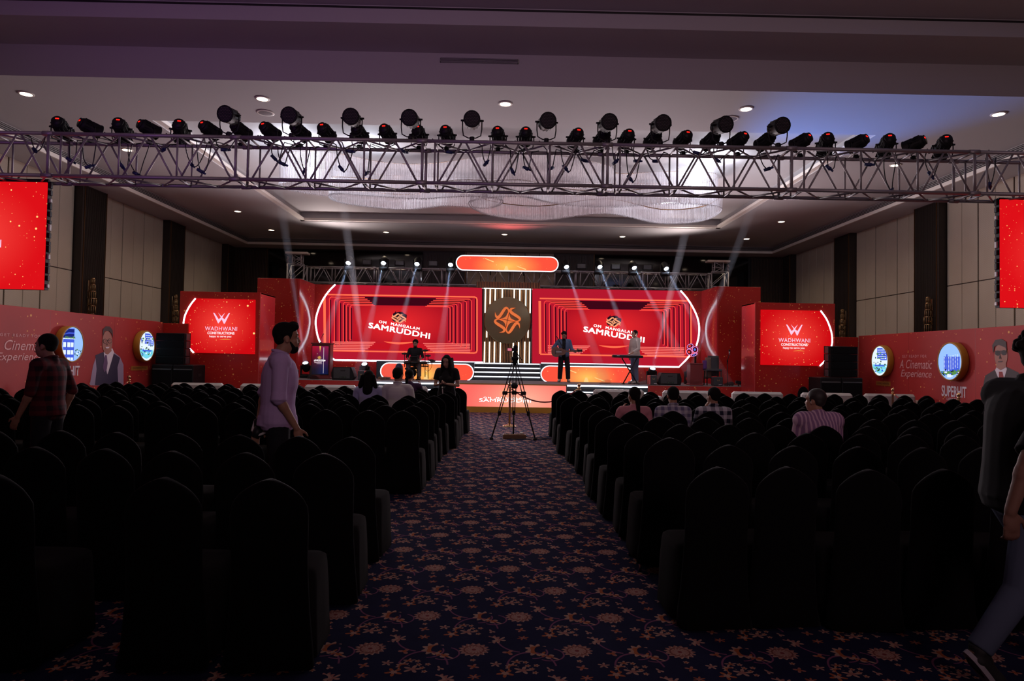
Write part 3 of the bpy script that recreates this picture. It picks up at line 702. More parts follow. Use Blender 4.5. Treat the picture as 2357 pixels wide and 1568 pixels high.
def porthole(X, sg, px, py, rr, parent, label, kind, grp):
    c = PX(px, py, X+sg*.17); x0 = X; x1 = X+sg*.17
    t = thing('round_light_box', label, 'light box', (X, c.y, c.z), grp); base = Vector((X+sg*.002, c.y, c.z)); ax = (sg, 0, 0)
    part('drum', MB().lathe([(rr*.96, 0), (rr, .02), (rr, .15), (rr*.985, .17), (rr*.93, .172), (rr*.93, .15)], base, ax, 40), M['goldv'], t)
    part('picture_disc', MB().lathe([(0, .150), (rr*.93, .150), (rr*.93, .156), (0, .156)], base, ax, 40, False), sky_e if kind != 'pool' else pale_e, t)
    m_ = MB(); X2 = X+sg*.160
    def q(mi, u0, v0, u1, v1, lay=0):
        # clip rectangles to the disc
        r2 = rr*.91; pts = []
        for (u, v) in ((u0, v0), ((u0+u1)/2, v0), (u1, v0), (u1, (v0+v1)/2), (u1, v1), ((u0+u1)/2, v1), (u0, v1), (u0, (v0+v1)/2)):
            l = math.hypot(u, v); k = min(1, 1/l) if l > 1 else 1; pts.append(Vector((X2+sg*lay*.002, c.y+sg*(u*k)*r2, c.z+v*k*r2)))
        m_.mat(mi); m_.prism(pts, (sg*.0015, 0, 0))
    rnd = random.Random(int(px))
    if kind == 'facade':
        q(2, -.95, -.95, .15, .95); q(1, -.9, .30, .2, .36, 1); q(3, -.95, .36, .12, .62, 1); q(3, -.95, .70, .12, .9, 1)
        for k in range(7): q(4, -.7+k*.14, .33, -.62+k*.14, .42+.06*rnd.random(), 2)
        for (v0, v1) in ((-.18, .10), (-.62, -.36), (-.95, -.80)):
            q(1, -.88, v0, -.62, v1, 1); q(1, -.50, v0, -.22, v1, 1); q(1, -.16, v0, .08, v1, 1); q(3, -.58, v0-.05, -.54, v1+.05, 2)
        for k in range(22): a = rnd.uniform(.2, .8); b = rnd.uniform(-.75, -.35); q([1, 6, 4][k % 3], a, b, a+.08, b+.07, 1)
    elif kind == 'tower':
        q(2, -.52, -.55, .85, .28)
        for i in range(7):
            for j in range(11): q(1, -.50+i*.19, -.52+j*.073+(.03*i if i > 2 else 0), -.42+i*.19, -.49+j*.073+(.03*i if i > 2 else 0), 1)
        q(2, -.28, -.5, -.18, .42, 2); q(4, -.8, -.8, .9, -.55, 1)
        for k in range(26): a = rnd.uniform(-.75, .8); b = rnd.uniform(-.85, -.5); q([4, 6, 1, 2][k % 4], a, b, a+.12, b+.08, 2)
        q(1, -.2, -.9, .15, -.72, 3)
    else:
        q(5, -.9, -.9, .9, -.25); q(2, -.3, .05, .9, .9, 1)
        for i in range(6):
            for j in range(5): q(1, -.2+i*.17, .12+j*.15, -.1+i*.17, .19+j*.15, 2)
        for k in range(46): a = rnd.uniform(-.9, .8); b = rnd.uniform(-.85, .5); q([4, 6, 4, 2, 1][k % 5], a, b, a+.16*rnd.random()+.04, b+.10, 3)
        q(1, -.95, -.02, .1, .14, 4); q(2, -.6, -.38, .6, -.28, 4)
    m_.cm = 0; part('picture', m_, le, t, fix=False); return t
G1 = 'round gold light boxes on the side walls'
porthole(FXL, 1, 168, 792.5, .40, lw, 'round gold-rimmed light box showing blue apartment balconies, left wall, nearer the camera', 'facade', G1)
porthole(FXL, 1, 339, 797, .41, lw, 'round gold-rimmed light box showing a pool, left wall, beside the speaker stack', 'pool', G1)
porthole(FXR, -1, 2024, 831, .43, rw, 'round gold-rimmed light box showing a garden and water, right wall, farther from the camera', 'pool', G1)
porthole(FXR, -1, 2185, 832.5, .445, rw, 'round gold-rimmed light box showing a tall white tower block, right wall', 'tower', G1)
for (X, sg, pa, pb, par, tx) in ((FXL, 1, (301, 853), (339, 852), lw, 'SWIMMING POOL'), (FXR, -1, (2017, 887), (2050, 888), rw, '13 WORLD AMENITIES')):
    a = PX(*pa, X); b = PX(*pb, X); h = 10*abs(X)/1571*a.y/abs(X)
    pl = part('caption_plate', MB().box((min(X, X+sg*.012), min(a.y, b.y), a.z), (max(X, X+sg*.012), max(a.y, b.y), a.z+h)), amber_p, par)
    r = Vector((0, b.y-a.y, 0)); lettering('caption', tx, Vector((X+sg*.008, a.y, a.z+h*.3))+r*.08, r, (0,0,1), r.length*.84, h*.42, dark_p, par, ext=.008)
# ---------------------------------------------------------------- light stage towers and backdrop
def xz(px, py, Y): v = P(px, py, Y); return v.x, v.z
STZ = .83
def lmat(name, cx, cz, rad, seed): return led_red(name, (205, 10, 18), (255, 70, 60), cx, cz, rad, seed, sc=5.0, sz=.15)
lp = emat('screen_pink_white', (255, 205, 235), 1.0); lw_e = emat('screen_white', (255, 235, 240), 1.1); gold_e = emat('screen_gold', (240, 190, 80), 1.0)
def company(parent, cx, cz, wd, Y, nY=-1, X=None):
    """W mark and three lines of lettering, wd = width of the widest line"""
    k = wd/72.3
    m_ = MB()
    def pt(u, v): return (cx+u*k, Y-.012, cz-v*k)
    # outline of the W, in photo pixels from its centre
    m_.prism([pt(-19, -12.5), (pt(-16, -12)), pt(-6, 2.5), pt(-1.2, -2), pt(1.2, 1.6), pt(-7, 12)], (0, .006, 0))
    m_.prism([pt(-7.5, -12.5), pt(0, -4.3), pt(8, 12), pt(5.6, 12), pt(-1.0, -1.5)], (0, .006, 0))
    m_.prism([pt(7.5, -12.5), pt(0, -4.3), pt(-2.6, -.6), pt(.2, 2.0), pt(3.0, -4.0)], (0, .006, 0))
    m_.prism([pt(19, -12.5), pt(16, -12), pt(7, 2.5), pt(2.4, -1.6), pt(.6, 2.0), pt(7.8, 12)], (0, .006, 0))
    part('emblem', m_, lp, parent)
    r = Vector((1, 0, 0)); u = Vector((0, 0, 1))
    def tx(s_, u0, u1, v, h, m__, **kw): lettering('lettering', s_, Vector((cx+u0*k, Y-.012, cz-v*k)), r, u, (u1-u0)*k, h*k, m__, parent, ext=.004, **kw)
    tx('WADHWANI', -36.2, 36.2, 28.0, 9, lp, bold=.004, space=1.1); tx('CONSTRUCTIONS', -30.5, 30.5, 36.5, 6, lw_e, bold=.03); tx('happy to serve you', -26, 23.5, 44.5, 6, lw_e, bold=.015)
    m_ = MB().ribbon([(cx+(-2+i*2.5)*k, Y-.016, cz-(48.5-1.5*math.sin(i/10*3.1))*k) for i in range(11)], [.3*k+.9*k*math.sin(i/10*3.1) for i in range(11)], (0, .004, 0)); part('underline', m_, gold_e, parent)
def smooth_open(pts, n=5):
    pts = [Vector(p) for p in pts]; out = []; N = len(pts)
    for i in range(N-1):
        p0, p1, p2, p3 = pts[max(i-1, 0)], pts[i], pts[i+1], pts[min(i+2, N-1)]
        for s_ in range(n):
            t_ = s_/n; out.append(.5*((2*p1)+(p2-p0)*t_+(2*p0-5*p1+4*p2-p3)*t_*t_+(3*p1-p0-3*p2+p3)*t_**3))
    out.append(pts[-1]); return out
# left tower
def tower(side):
    L = side == 'left'
    if L: Y0, Y1, pa, pb, pc, yt = 19.5, 20.75, (415, 670), (600, 674), (631, 686), 670
    else: Y0, Y1, pa, pb, pc, yt = 19.5, 20.6, (1738, 696), (1922, 699.5), (1705, 702), 699
    x0, z0 = xz(*pa, Y0); x1, z1 = xz(*pb, Y0); top = (z0+z1)/2
    t = thing('screen_tower', f'red glitter box tower holding a small LED screen with white arc, {side} of the stage', 'screen tower', ((x0+x1)/2, Y0, 0), 'box towers beside the stage')
    part('front_board', MB().rbox((x0, Y0, 0), (x1, Y0+.05, top), .004), M['red'], t)
    if L: part('side_board', MB().rbox((x1-.05, Y0+.05, 0), (x1, Y1, top), .004), M['redside'], t); part('outer_board', MB().box((x0, Y0+.05, 0), (x0+.05, Y1, top)), M['redside'], t)
    else: part('side_board', MB().rbox((x0, Y0+.05, 0), (x0+.05, Y1, top), .004), M['redside'], t); part('outer_board', MB().box((x1-.05, Y0+.05, 0), (x1, Y1, top)), M['redside'], t)
    part('top_board', MB().box((x0, Y0+.05, top-.04), (x1, Y1, top-.001)), M['red'], t)
    arc = [(450, 687), (437, 704), (426, 726), (422, 747), (421, 763), (426, 781.6), (434, 799), (446, 812)] if L else [(1889, 715.6), (1902.6, 735), (1912.6, 760.7), (1915.5, 781), (1914, 796), (1905.5, 818), (1896.8, 832.5), (1887, 842.6)]
    poly = arc[::-1]+[(587.6, 690), (586, 815.5)] if L else [(1751.5, 713)]+arc+[(1751, 840)]
    if L: poly = arc+[(586, 815.5), (587.6, 690)]
    pts = [P(px, py, Y0-.03) for (px, py) in poly]
    cx, cz = xz(*((510, 748) if L else (1827, 776)), Y0)
    part('led_screen', MB().prism(pts, (0, .03, 0)), lmat('tower_led_'+side, cx-(x0+x1)/2+0, cz, (1.05, .95), 3.0 if L else 8.0), t)
    sm = [P(a.x, a.y, Y0-.035) for a in smooth_open([(u, v, 0) for u, v in arc])]
    part('neon_arc', MB().tube(sm, .022, 8), M['neon'], t)
    ec = P(*((510, 733) if L else (1828, 760)), Y0-.03); sc_ = 19.5/1571*73
    company(t, ec.x, ec.z, sc_, Y0-.03)
    # thin floor trim line of lighter red
    part('corner_trim', MB().box((x1-.012 if L else x0-.002, Y0-.004, 0), (x1+.002 if L else x0+.012, Y0+.01, top)), mat('trim_red_'+side, (.5, .05, .05), .3), t)
    return t
tower('left'); tower('right')
def backwall(side):
    L = side == 'left'; Y0, Y1 = 22.3, 23.9
    (pa, pb, pc) = ((593, 640), (690, 642), (725, 654)) if L else ((1751, 661), (1651, 658.5), (1614.8, 671))
    x0, z0 = xz(*pa, Y0); x1, _ = xz(*pb, Y0); x2, z2 = xz(*pc, Y1); top = z0
    t = thing('wing_wall', f'tall red glitter wing wall with glossy return panel, {side} edge of the stage', 'backdrop wall', ((x0+x1)/2, Y0, 0), 'wing walls of the stage')
    part('front_board', MB().rbox((min(x0, x1), Y0, 0), (max(x0, x1), Y0+.06, top), .005), M['red'], t)
    e = Vector((0, 0, top)); sg2 = 1 if L else -1; a = Vector((x1+sg2*.004, Y0-.002, 0)); b = Vector((x2, Y1, 0)); n = Vector((.05 if not L else -.05, .0, 0))
    part('return_board', MB().prism([a, b, b+e, a+e], n), M['redside'], t)
    return top, x2
topL, xL = backwall('left'); topR, xR = backwall('right')
YB = 23.9
# ---------------------------------------------------------------- main LED screens with neon frames
red_line = emat('screen_red_line', (255, 70, 62), 1.0); or_line = emat('screen_orange_line', (255, 106, 72), 1.15); salmon = emat('screen_salmon_line', (255, 120, 110), 1.05)
scr_bg = emat('screen_maroon', (182, 24, 46), 1.0); scr_dk = emat('screen_dark', (62, 6, 22), 1.0); scr_mid = emat('screen_crimson', (196, 20, 34), 1.0); blackl = emat('screen_black', (34, 12, 28), 1.0); peach = emat('screen_peach', (255, 165, 120), 1.0)
txt_w = emat('screen_text_white', (255, 250, 252), 1.7)
def frame_mat(nm, cx, cz):
    m = bpy.data.materials.new(nm); m.use_nodes = True; nt = m.node_tree; nt.nodes.clear(); E.nt = nt; co, x, y, z = objxyz(nt)
    dx = (x-cx)/1.9; dz = (z-cz)/.9; g = omax(1.0-E.op('SQRT', dx*dx+dz*dz), 0.0); c = mixc(nt, g, lin((176, 18, 34)), lin((238, 42, 46)))
    e = nt.nodes.new('ShaderNodeEmission'); o = nt.nodes.new('ShaderNodeOutputMaterial'); nt.links.new(c, e.inputs[0]); nt.links.new(e.outputs[0], o.inputs[0]); return m
emb_pts = [(-345,-220),(-338,-165),(-322,-110),(-290,-78),(-258,-72),(-222,-100),(-185,-150),(-150,-208),(-112,-270),(-75,-322),(-38,-348),(-5,-338),(18,-300),(26,-255),(20,-200),(8,-150)]
emb_w = [4, 22, 48, 68, 74, 76, 76, 76, 74, 68, 58, 44, 34, 24, 18, 16]
emb_star = [(-8,-14),(-190,-44),(-120,-58),(-66,-86),(-30,-126),(0,-200),(26,-205),(14,-110)]
def emblem(parent, cx, cy_, Y, size, m_mat, d=-.02, th=.01, name='emblem', sq=1.0, sk=0.0):
    """four swirling strokes round a four-pointed star; size = radius in metres"""
    k = size/380.0; m_ = MB()
    def pt(u, v): return Vector((cx+u*k, Y+d, cy_-(v*sq+u*sk)*k))
    for q in range(4):
        c, s_ = math.cos(q*math.pi/2), math.sin(q*math.pi/2); f = lambda u, v: pt(u*c-v*s_, u*s_+v*c)
        pts = [f(u, v) for (u, v) in emb_pts]; sm = []; ww = []
        for i in range(len(pts)-1):
            for j in range(2): sm.append(pts[i].lerp(pts[i+1], j/2)); ww.append((emb_w[i]*(1-j/2)+emb_w[i+1]*j/2)*k)
        sm.append(pts[-1]); ww.append(emb_w[-1]*k); m_.ribbon(sm, ww, (0, -th, 0)); m_.prism([f(u, v) for (u, v) in emb_star], (0, -th, 0))
    return part(name, m_, m_mat, parent)
def main_screen(side):
    L = side == 'left'; Y = 23.80
    dx = 0 if L else 494
    def q(px, py, d=0.0):
        """left-screen pixel -> world; the right screen repeats it"""
        v = P(px, py, Y); return Vector((v.x+(0 if L else dx/1571*Y), Y-d, v.z-(0.0 if L else .006)))
    t = thing('led_screen', f'wide red LED screen with nested neon frames, {side} half of the backdrop', 'LED screen', (q(915, 740).x, Y, q(915, 740).z), 'two main stage screens')
    if L:
        arc = [(772.6,655.5),(758.6,669.7),(745.8,687.6),(735.6,708),(729.2,728.4),(727.4,743.7),(729.2,759),(733,776.8),(741,795),(752,812),(761.6,821.5),(771.3,829)]
        A = [Vector((P(*a, Y).x, Y, P(*a, Y).z)) for a in arc]; far = [P(1109.5, 663, Y), P(1109.5, 836.5, Y)]
        poly = A+[far[1], far[0]]
    else:
        arc = [(1565.6,669.4),(1581,687.6),(1596,712),(1605.8,736.5),(1608.5,761),(1604.4,788),(1596,807),(1577,830),(1561.8,845)]
        A = [P(*a, Y) for a in arc]; far = [P(1225.5, 664.5, Y), P(1225.5, 838, Y)]; poly = A+[far[1], far[0]]
    bg = t
    part('led_panel', MB().prism([Vector((p.x, Y, p.z)) for p in poly], (0, .05, 0)), scr_bg, t)
    sm = [Vector((v.x, Y-.05, v.z)) for v in smooth_open(A if L else A[:-1])[:None if L else None]]
    endp = P(1112, 836.5, Y) if L else P(1222, 837, Y); sm.append(Vector((A[-1].x, Y-.05, A[-1].z))); sm.append(Vector((endp.x, Y-.05, A[-1].z)))
    part('neon_outline', MB().tube(sm, .028, 8), M['neon'], t)
    # the picture: a corridor of light frames
    def rect(a, mi, m_, d): m_.mat(mi); m_.prism([q(x, y, d) for (x, y) in a], (0, -.002, 0))
    bgp = MB(); mats = [scr_dk, scr_mid, frame_mat('screen_centre_'+side, q(915, 745).x-q(915, 740).x, q(915, 745).z-q(915, 740).z+0.0), scr_bg, blackl]
    rect([(764, 682), (1090, 688), (1029, 705), (814, 702)], 0, bgp, .004); rect([(764, 690), (814, 703), (814, 788), (764, 803)], 3, bgp, .003); rect([(1090, 694), (1030, 706), (1030, 792), (1090, 806)], 3, bgp, .003)
    rect([(814, 789), (1030, 793), (1060, 808), (780, 803)], 1, bgp, .004)
    rect([(813, 702.5), (1029, 706), (1029, 792.5), (812, 788.5)], 2, bgp, .006)
    for k in range(7):
        xr = [1098, 1085, 1073.6, 1062, 1052, 1043, 1036][k]; xl = [745, 758, 770, 781, 790, 798, 806][k]; yt = [677, 683, 687, 691, 695, 699, 702][k]; yb = [810, 806, 801, 797, 793, 790, 786][k]
        rect([(xr-4.2, yt+7), (xr-1.8, yt+7), (xr-1.8, yb-2), (xr-4.2, yb-2)], 0, bgp, .008); rect([(xl+2, yt+7), (xl+4.5, yt+7), (xl+4.5, yb-2), (xl+2, yb-2)], 0, bgp, .008)
    part('picture_ground', bgp, mats, t)
    xr = [1098, 1085, 1073.6, 1062, 1052, 1043, 1036]; xl = [745.5, 758.5, 770, 781, 790.5, 798, 806]; yt = [678, 683.5, 687.3, 691.2, 695, 699, 701.5]; yb = [809, 806, 801, 796, 792, 789, 785]
    tl = [0, 840, 846, 851.5, 856, 859.5, 863]; tr = [0, 1003.5, 997, 992, 988, 983, 979]
    bl = [0, 841, 847, 852, 857, 860.5, 864]; br = [0, 996, 990, 984, 981, 977, 974]
    sl = .0
    def seg(pts, w_, m_, nm='light_line', d=.014):
        pp = [q(x, y, d) for (x, y) in pts]; part(nm, MB().ribbon(pp, w_, (0, -.003, 0)), m_, t)
    for k in range(7):
        w_ = .075 if k == 0 else .030; mm = or_line if k == 0 else red_line; s_ = lambda x, y: (x, y+(x-740)*.0165)
        r_ = 5
        if k == 0:
            seg([s_(748, 678), s_(1000, 678), s_(1092, 678), s_(1096.5, 680), s_(1098, 684), s_(1098, 802), s_(1096, 806), s_(1091, 807), s_(748, 807)], .05, mm)
            seg([(748 if not L else 747, 684), (748, 790 if L else 806)], .085, or_line)
        else:
            seg([s_(tr[k], yt[k]), s_(xr[k]-5, yt[k]), s_(xr[k]-1.5, yt[k]+1.5), s_(xr[k], yt[k]+5), s_(xr[k], yb[k]-6), s_(xr[k]-.8, yb[k]-4), s_(xr[k]-3, yb[k]-4)], w_, mm)
            seg([s_(tl[k], yt[k]), s_(xl[k]+5, yt[k]), s_(xl[k]+1.5, yt[k]+1.5), s_(xl[k], yt[k]+5), s_(xl[k], yb[k]-6), s_(xl[k]+.8, yb[k]-4), s_(xl[k]+3, yb[k]-4)], w_, mm)
            yy = 786.5+3.7*(k-1); f = 6-k+1
            seg([s_(766, yy+.6), s_(bl[f], yy-.4)], .030, salmon); seg([s_(br[f], yy+.4), s_(1082, yy+.4)], .030, salmon)
    m_ = MB(); c = q(918, 788, .018)
    m_.mat(1).prism([c+Vector((.55*math.cos(a*.3927), 0, .07*math.sin(a*.3927))) for a in range(16)], (0, -.002, 0)); m_.mat(0).ribbon([q(884+6.9*i, 786.5+3.6*math.sin(i/10*3.14)+.3*i*.3, .021) for i in range(11)], [.01, .03, .05, .06, .065, .065, .065, .06, .05, .03, .01], (0, -.002, 0)); m_.cm = 0
    part('podium_disc_picture', m_, [or_line, scr_mid], t)
    # dark shape and swirling emblem
    m_ = MB().prism([q(x, y, .016) for (x, y) in ((903, 737), (905, 722), (909, 719.5), (912, 715), (911.5, 719.5), (920, 718), (927, 718.5), (930, 722), (937, 725), (935, 738), (925, 741), (908, 741))], (0, -.002, 0)); part('emblem_shadow', m_, blackl, t)
    e = emblem(t, q(918.5, 733).x, q(918.5, 733).z, Y, .265, peach, -.022, .004, sq=.62, sk=.16)
    sa = math.radians(-9.3); rt = Vector((math.cos(sa), 0, math.sin(sa))); up = Vector((-math.sin(sa)*.7, 0, math.cos(sa)))
    lettering('lettering', 'OM  MANGALAM', q(872, 743.6, .024), rt, up, (q(967, 745)-q(872, 745)).length*1.0, .095, txt_w, t, bold=.022, space=1.25, ext=.004)
    wv = lambda a: .05*math.sin((a*1.1-.02)*math.pi)*-1.0
    lettering('lettering', 'SAMRUDDHI', q(848, 755, .024), rt, up, (q(990, 755)-q(848, 755)).length*1.01, .195, txt_w, t, bold=.022, space=1.05, ext=.004)
    return t
# backdrop boards
t = thing('backdrop_wall', 'low red glitter backdrop board behind the left half of the stage', 'backdrop wall', (xL+2.5, YB, 0), 'backdrop boards'); xa = P(1110.5, 663, YB).x; ztop = P(918, 658, YB).z
part('board', MB().rbox((xL-.02, YB, 0), (xa, YB+.08, ztop), .005), M['red'], t); part('edge_board', MB().box((xa, YB-.08, 0), (xa+.04, YB+.1, ztop)), M['black'], t)
t = thing('backdrop_wall', 'low red glitter backdrop board behind the right half of the stage', 'backdrop wall', (xR-2.5, YB, 0), 'backdrop boards'); xb = P(1225, 664, YB).x; ztr = P(1420, 667, YB).z
part('board', MB().rbox((xb, YB, 0), (xR+.02, YB+.08, ztr), .005), M['red'], t); part('edge_board', MB().box((xb-.04, YB-.08, 0), (xb, YB+.1, ztr)), M['black'], t)
main_screen('left'); main_screen('right')
# ---------------------------------------------------------------- stage platform
SF = 20.6; SX0, SX1 = P(600, 880, SF).x, P(1745, 890, SF).x
t = thing('stage', 'low grey-carpeted stage with red glitter front edge, across the far end of the hall', 'stage', ((SX0+SX1)/2, SF, 0))
part('deck', MB().box((SX0, SF, STZ-.06), (SX1, 25.4, STZ)), M['stagecarpet'], t)
part('fascia', MB().box((SX0, SF-.03, 0), (P(862, 880, SF).x, SF, STZ-.01)), M['red'], t); part('fascia', MB().box((P(1491, 890, SF).x, SF-.03, 0), (SX1, SF, STZ-.01)), M['red'], t)
part('inner_fascia', MB().box((P(862, 880, SF).x, SF-.0, 0), (P(1491, 890, SF).x, SF+.02, STZ-.07)), M['stepdark'], t)
for i, (a, b) in enumerate(((863, 1052), (1303, 1490))):
    x0, x1 = P(a, 885, SF).x, P(b, 890, SF).x
    s_ = thing('stage_steps', f'dark steps with white light lines, {"left" if i == 0 else "right"} of the glowing stage front', 'steps', ((x0+x1)/2, SF, 0), 'steps up to the stage')
    for k, (y0, z1) in enumerate(((SF-.32, .62), (SF-.64, .41), (SF-.96, .20))):
        part('step', MB().box((x0, y0, 0), (x1, y0+.32, z1)), M['stepdark'], s_); part('light_line', MB().box((x0, y0-.012, z1-.035), (x1, y0-.001, z1-.003)), M['neon'], s_)
    part('light_line', MB().box((x0, SF-.05, STZ-.075), (x1, SF-.032, STZ-.035)), M['neon'], s_)
# glowing centre extension
EX0, EX1, EY = P(1050, 884, 19.8).x, P(1303, 888, 19.8).x, 19.8
t = thing('stage_extension', 'low stage extension whose front is a glowing pink-red screen, at the end of the aisle', 'stage', ((EX0+EX1)/2, EY, 0))
part('deck', MB().box((EX0, EY, STZ-.05), (EX1, SF, STZ)), M['stagecarpet'], t); part('gold_edge', MB().box((EX0, EY-.03, STZ-.03), (EX1, EY, STZ+.005)), M['goldv'], t)
part('side_board', MB().box((EX0-.03, EY, 0), (EX0, SF, STZ)), M['stepdark'], t); part('side_board', MB().box((EX1, EY, 0), (EX1+.03, SF, STZ)), M['stepdark'], t)
part('plinth', MB().box((EX0, EY-.05, 0), (EX1, EY, .165)), mat('gold_plinth', (.50, .24, .02), .45), t)
cxe = (EX0+EX1)/2
fl = led_red('front_led', (255, 108, 100), (255, 188, 160), .35, .35, (1.7, .9), 2.0, gold=1.0, sc=2.0, dens=.15)
part('led_panel', MB().box((EX0, EY-.02, .165), (EX1, EY, STZ-.03)), fl, t)
v = P(1103, 925, EY); v2 = P(1222, 927, EY)
lettering('lettering', 'SAMRUDDHI', Vector((v.x, EY-.03, v.z)), (1,0,0), (0,0,1), v2.x-v.x, .10, txt_w, t, bold=.004)
v = P(1113, 917, EY); v2 = P(1210, 919, EY); lettering('lettering', 'OM  MANGALAM', Vector((v.x, EY-.03, v.z)), (1,0,0), (0,0,1), v2.x-v.x, .045, txt_w, t, space=1.4, bold=.004)
e = emblem(t, P(1163, 906, EY).x, P(1163, 906, EY).z, EY, .17, peach, -.03, .004)
part('underline', MB().box((P(1156, 929, EY).x, EY-.034, P(1156, 929.5, EY).z), (P(1167, 929, EY).x, EY-.03, P(1156, 928.3, EY).z)), gold_e, t)
# pill-shaped light boxes: riser fronts and the one on the truss
def pill(name, pxa, pxb, pyt, pyb, Y, label, par=None, dpt=.12, grp='pill-shaped light boxes'):
    a = P(pxa, (pyt+pyb)/2, Y); b = P(pxb, (pyt+pyb)/2+(pxb-pxa)*.0165, Y); zt = P((pxa+pxb)/2, pyt+(pxb-pxa)*.00825, Y).z; zb = P((pxa+pxb)/2, pyb+(pxb-pxa)*.00825, Y).z
    r = (zt-zb)/2; zc = (zt+zb)/2; cx = (a.x+b.x)/2; hw = (b.x-a.x)/2-r
    def outl(rr, y): return [Vector((cx+sx*hw+rr*math.cos(an), y, zc+rr*math.sin(an))) for sx, a0 in ((1, -90), (-1, 90)) for an in [R(a0+i*15) for i in range(13)]]
    t = thing(name, label, 'light box', (cx, Y, zc), grp)
    part('housing', MB().prism(outl(r, Y), (0, dpt, 0)), M['stepdark'], t)
    m = led_red('pill_led_'+str(int(pxa)), (255, 84, 62), (255, 200, 96), 0, -.1, (hw*.85, r*2.2), pxa*.01, gold=1.5, sc=4.0, sz=.13)
    part('led_face', MB().prism(outl(r-.015, Y-.01), (0, .009, 0)), m, t)
    part('neon_rim', MB().tube(outl(r-.004, Y-.018), .017, 6, True), M['neon'], t)
    if Y > 24: part('hanging_bracket', MB().rc((cx-.6, Y+dpt, zc), (cx-.6, 24.6, zc), .02).rc((cx-.6, 24.6, zc), (cx-.6, 24.6, zb-.1), .02), M['blackm'], t); part('hanging_bracket', MB().rc((cx+.6, Y+dpt, zc), (cx+.6, 24.6, zc), .02).rc((cx+.6, 24.6, zc), (cx+.6, 24.6, zb-.1), .02), M['blackm'], t)
    st = MB()
    for (u, v, l_) in ((-.42, .55, .34), (.32, -.42, .36)): st.prism([Vector((cx+u*hw-l_*.5, Y-.012, zc+v*r+.045)), Vector((cx+u*hw+l_*.5, Y-.012, zc+v*r-.075)), Vector((cx+u*hw+l_*.48, Y-.012, zc+v*r-.11)), Vector((cx+u*hw-l_*.35, Y-.012, zc+v*r+.0))], (0, -.002, 0))
    st.prism([Vector((cx-.12, Y-.012, zc-r*.95)), Vector((cx-.06, Y-.012, zc-r*.35)), Vector((cx-.0, Y-.012, zc-r*.35)), Vector((cx+.06, Y-.012, zc-r*.95))], (0, -.002, 0))
    part('picture_streaks', st, emat('streak_'+str(int(pxa)), (255, 205, 130), 1.05), t); return t
RY_ = 22.8; RZ = 1.39
for i, (a, b) in enumerate(((866, 1091), (1244, 1462))):
    x0, x1 = P(a, 855, RY_).x, P(b, 860, RY_).x
    r_ = thing('stage_riser', f'dark low riser under the {"left" if i == 0 else "right"} LED screen, glowing pill light in front', 'stage riser', ((x0+x1)/2, RY_, STZ), 'risers below the screens')
    part('riser_box', MB().rbox((x0, RY_, STZ), (x1, YB-.12, RZ+.03), .01), M['stepdark'], r_)
    part('top_light_line', MB().box((x0+.02, RY_-.012, RZ+.035), (x1-.02, RY_+.01, RZ+.06)), M['neon'], r_)
pill('pill_light_box', 876, 1090, 835, 874, RY_-.14, 'orange glowing pill-shaped light box on the riser left of the centre steps')
pill('pill_light_box', 1245, 1458, 842, 880, RY_-.14, 'orange glowing pill-shaped light box on the riser right of the centre steps')
pill('pill_light_box', 1050, 1285, 588, 622, 24.1, 'orange glowing pill-shaped light box hung on the far truss above the stage')
x0, x1 = P(1091, 855, 23.1).x, P(1244, 857, 23.1).x
s_ = thing('centre_steps', 'wide dark steps with four white light lines between the two risers', 'steps', ((x0+x1)/2, 23.1, STZ))
for k in range(4):
    y = 22.95+.24*k; z = STZ+.147*(k+1); part('step', MB().box((x0+.01, y, STZ), (x1-.01, y+.24 if k < 3 else YB+.2, z-.0)), M['stepdark'], s_); part('light_line', MB().box((x0+.02, y-.014, z-.045), (x1-.02, y-.001, z-.012)), M['neon'], s_)
# centre feature wall: timber slats, light tubes, emblem disc
x0, x1 = P(1113, 740, 24.05).x, P(1223.5, 740, 24.05).x; zt = P(1168, 655, 24.05).z; zb = STZ+.147*4
t = thing('feature_wall', 'narrow timber-slatted wall with vertical white light tubes between the screens', 'feature wall', ((x0+x1)/2, 24.05, zb))
part('backing_board', MB().box((x0, 24.08, zb), (x1, 24.16, zt)), mat('grey_green_backing', (.05, .055, .05), .5), t)
sl_m = mat('timber_slat', (.42, .17, .055), .45); x = x0+.015
while x < x1-.03: part('slat', MB().box((x, 24.04, zb), (x+.028, 24.08, zt)), sl_m, t); x += .056
for (px, py0, py1) in ((1117.6,659,720),(1128.7,659,700),(1140.4,659,692),(1156.4,659,686),(1184,661,687),(1197,661,694),(1210.7,661,707),(1221,661,721),(1120.5,762,777),(1215.6,758,778),(1115.7,787,837),(1127,787,838),(1138.5,787,838),(1151.8,787,838),(1181.4,788,839),(1193.9,788,839),(1208,787,839),(1219.3,787,839)):
    a = P(px, py0, 24.0); b = P(px, py1, 24.0); part('light_tube', MB().rc(a, Vector((a.x, 24.0, b.z)), .019, n=8), M['neonw'], t)
x2, x3 = P(1097, 650, 23.9).x, P(1243, 653, 23.9).x; za, zc_ = P(1168, 651, 23.9).z, P(1168, 664, 23.9).z
can = part('header_canopy', MB().rbox((x2, 23.7, zc_), (x3, 24.2, za), .01), mat('canopy_timber', (.09, .045, .028), .5), t)
x = x2+.03
m_ = MB()
while x < x3-.03: m_.box((x, 23.68, zc_-.02), (x+.025, 23.70, za)); x += .055
part('canopy_slats', m_, sl_m, can, kind='stuff')
part('canopy_light', MB().box((x2+.2, 23.85, zc_-.03), (x3-.2, 23.9, zc_-.005)), M['neonw'], t)
c = P(1168, 737.5, 23.7); t = thing('emblem_disc', 'large dark bronze disc with an orange swirling star emblem, centre of the stage', 'disc sign', (c.x, 23.7, c.z))
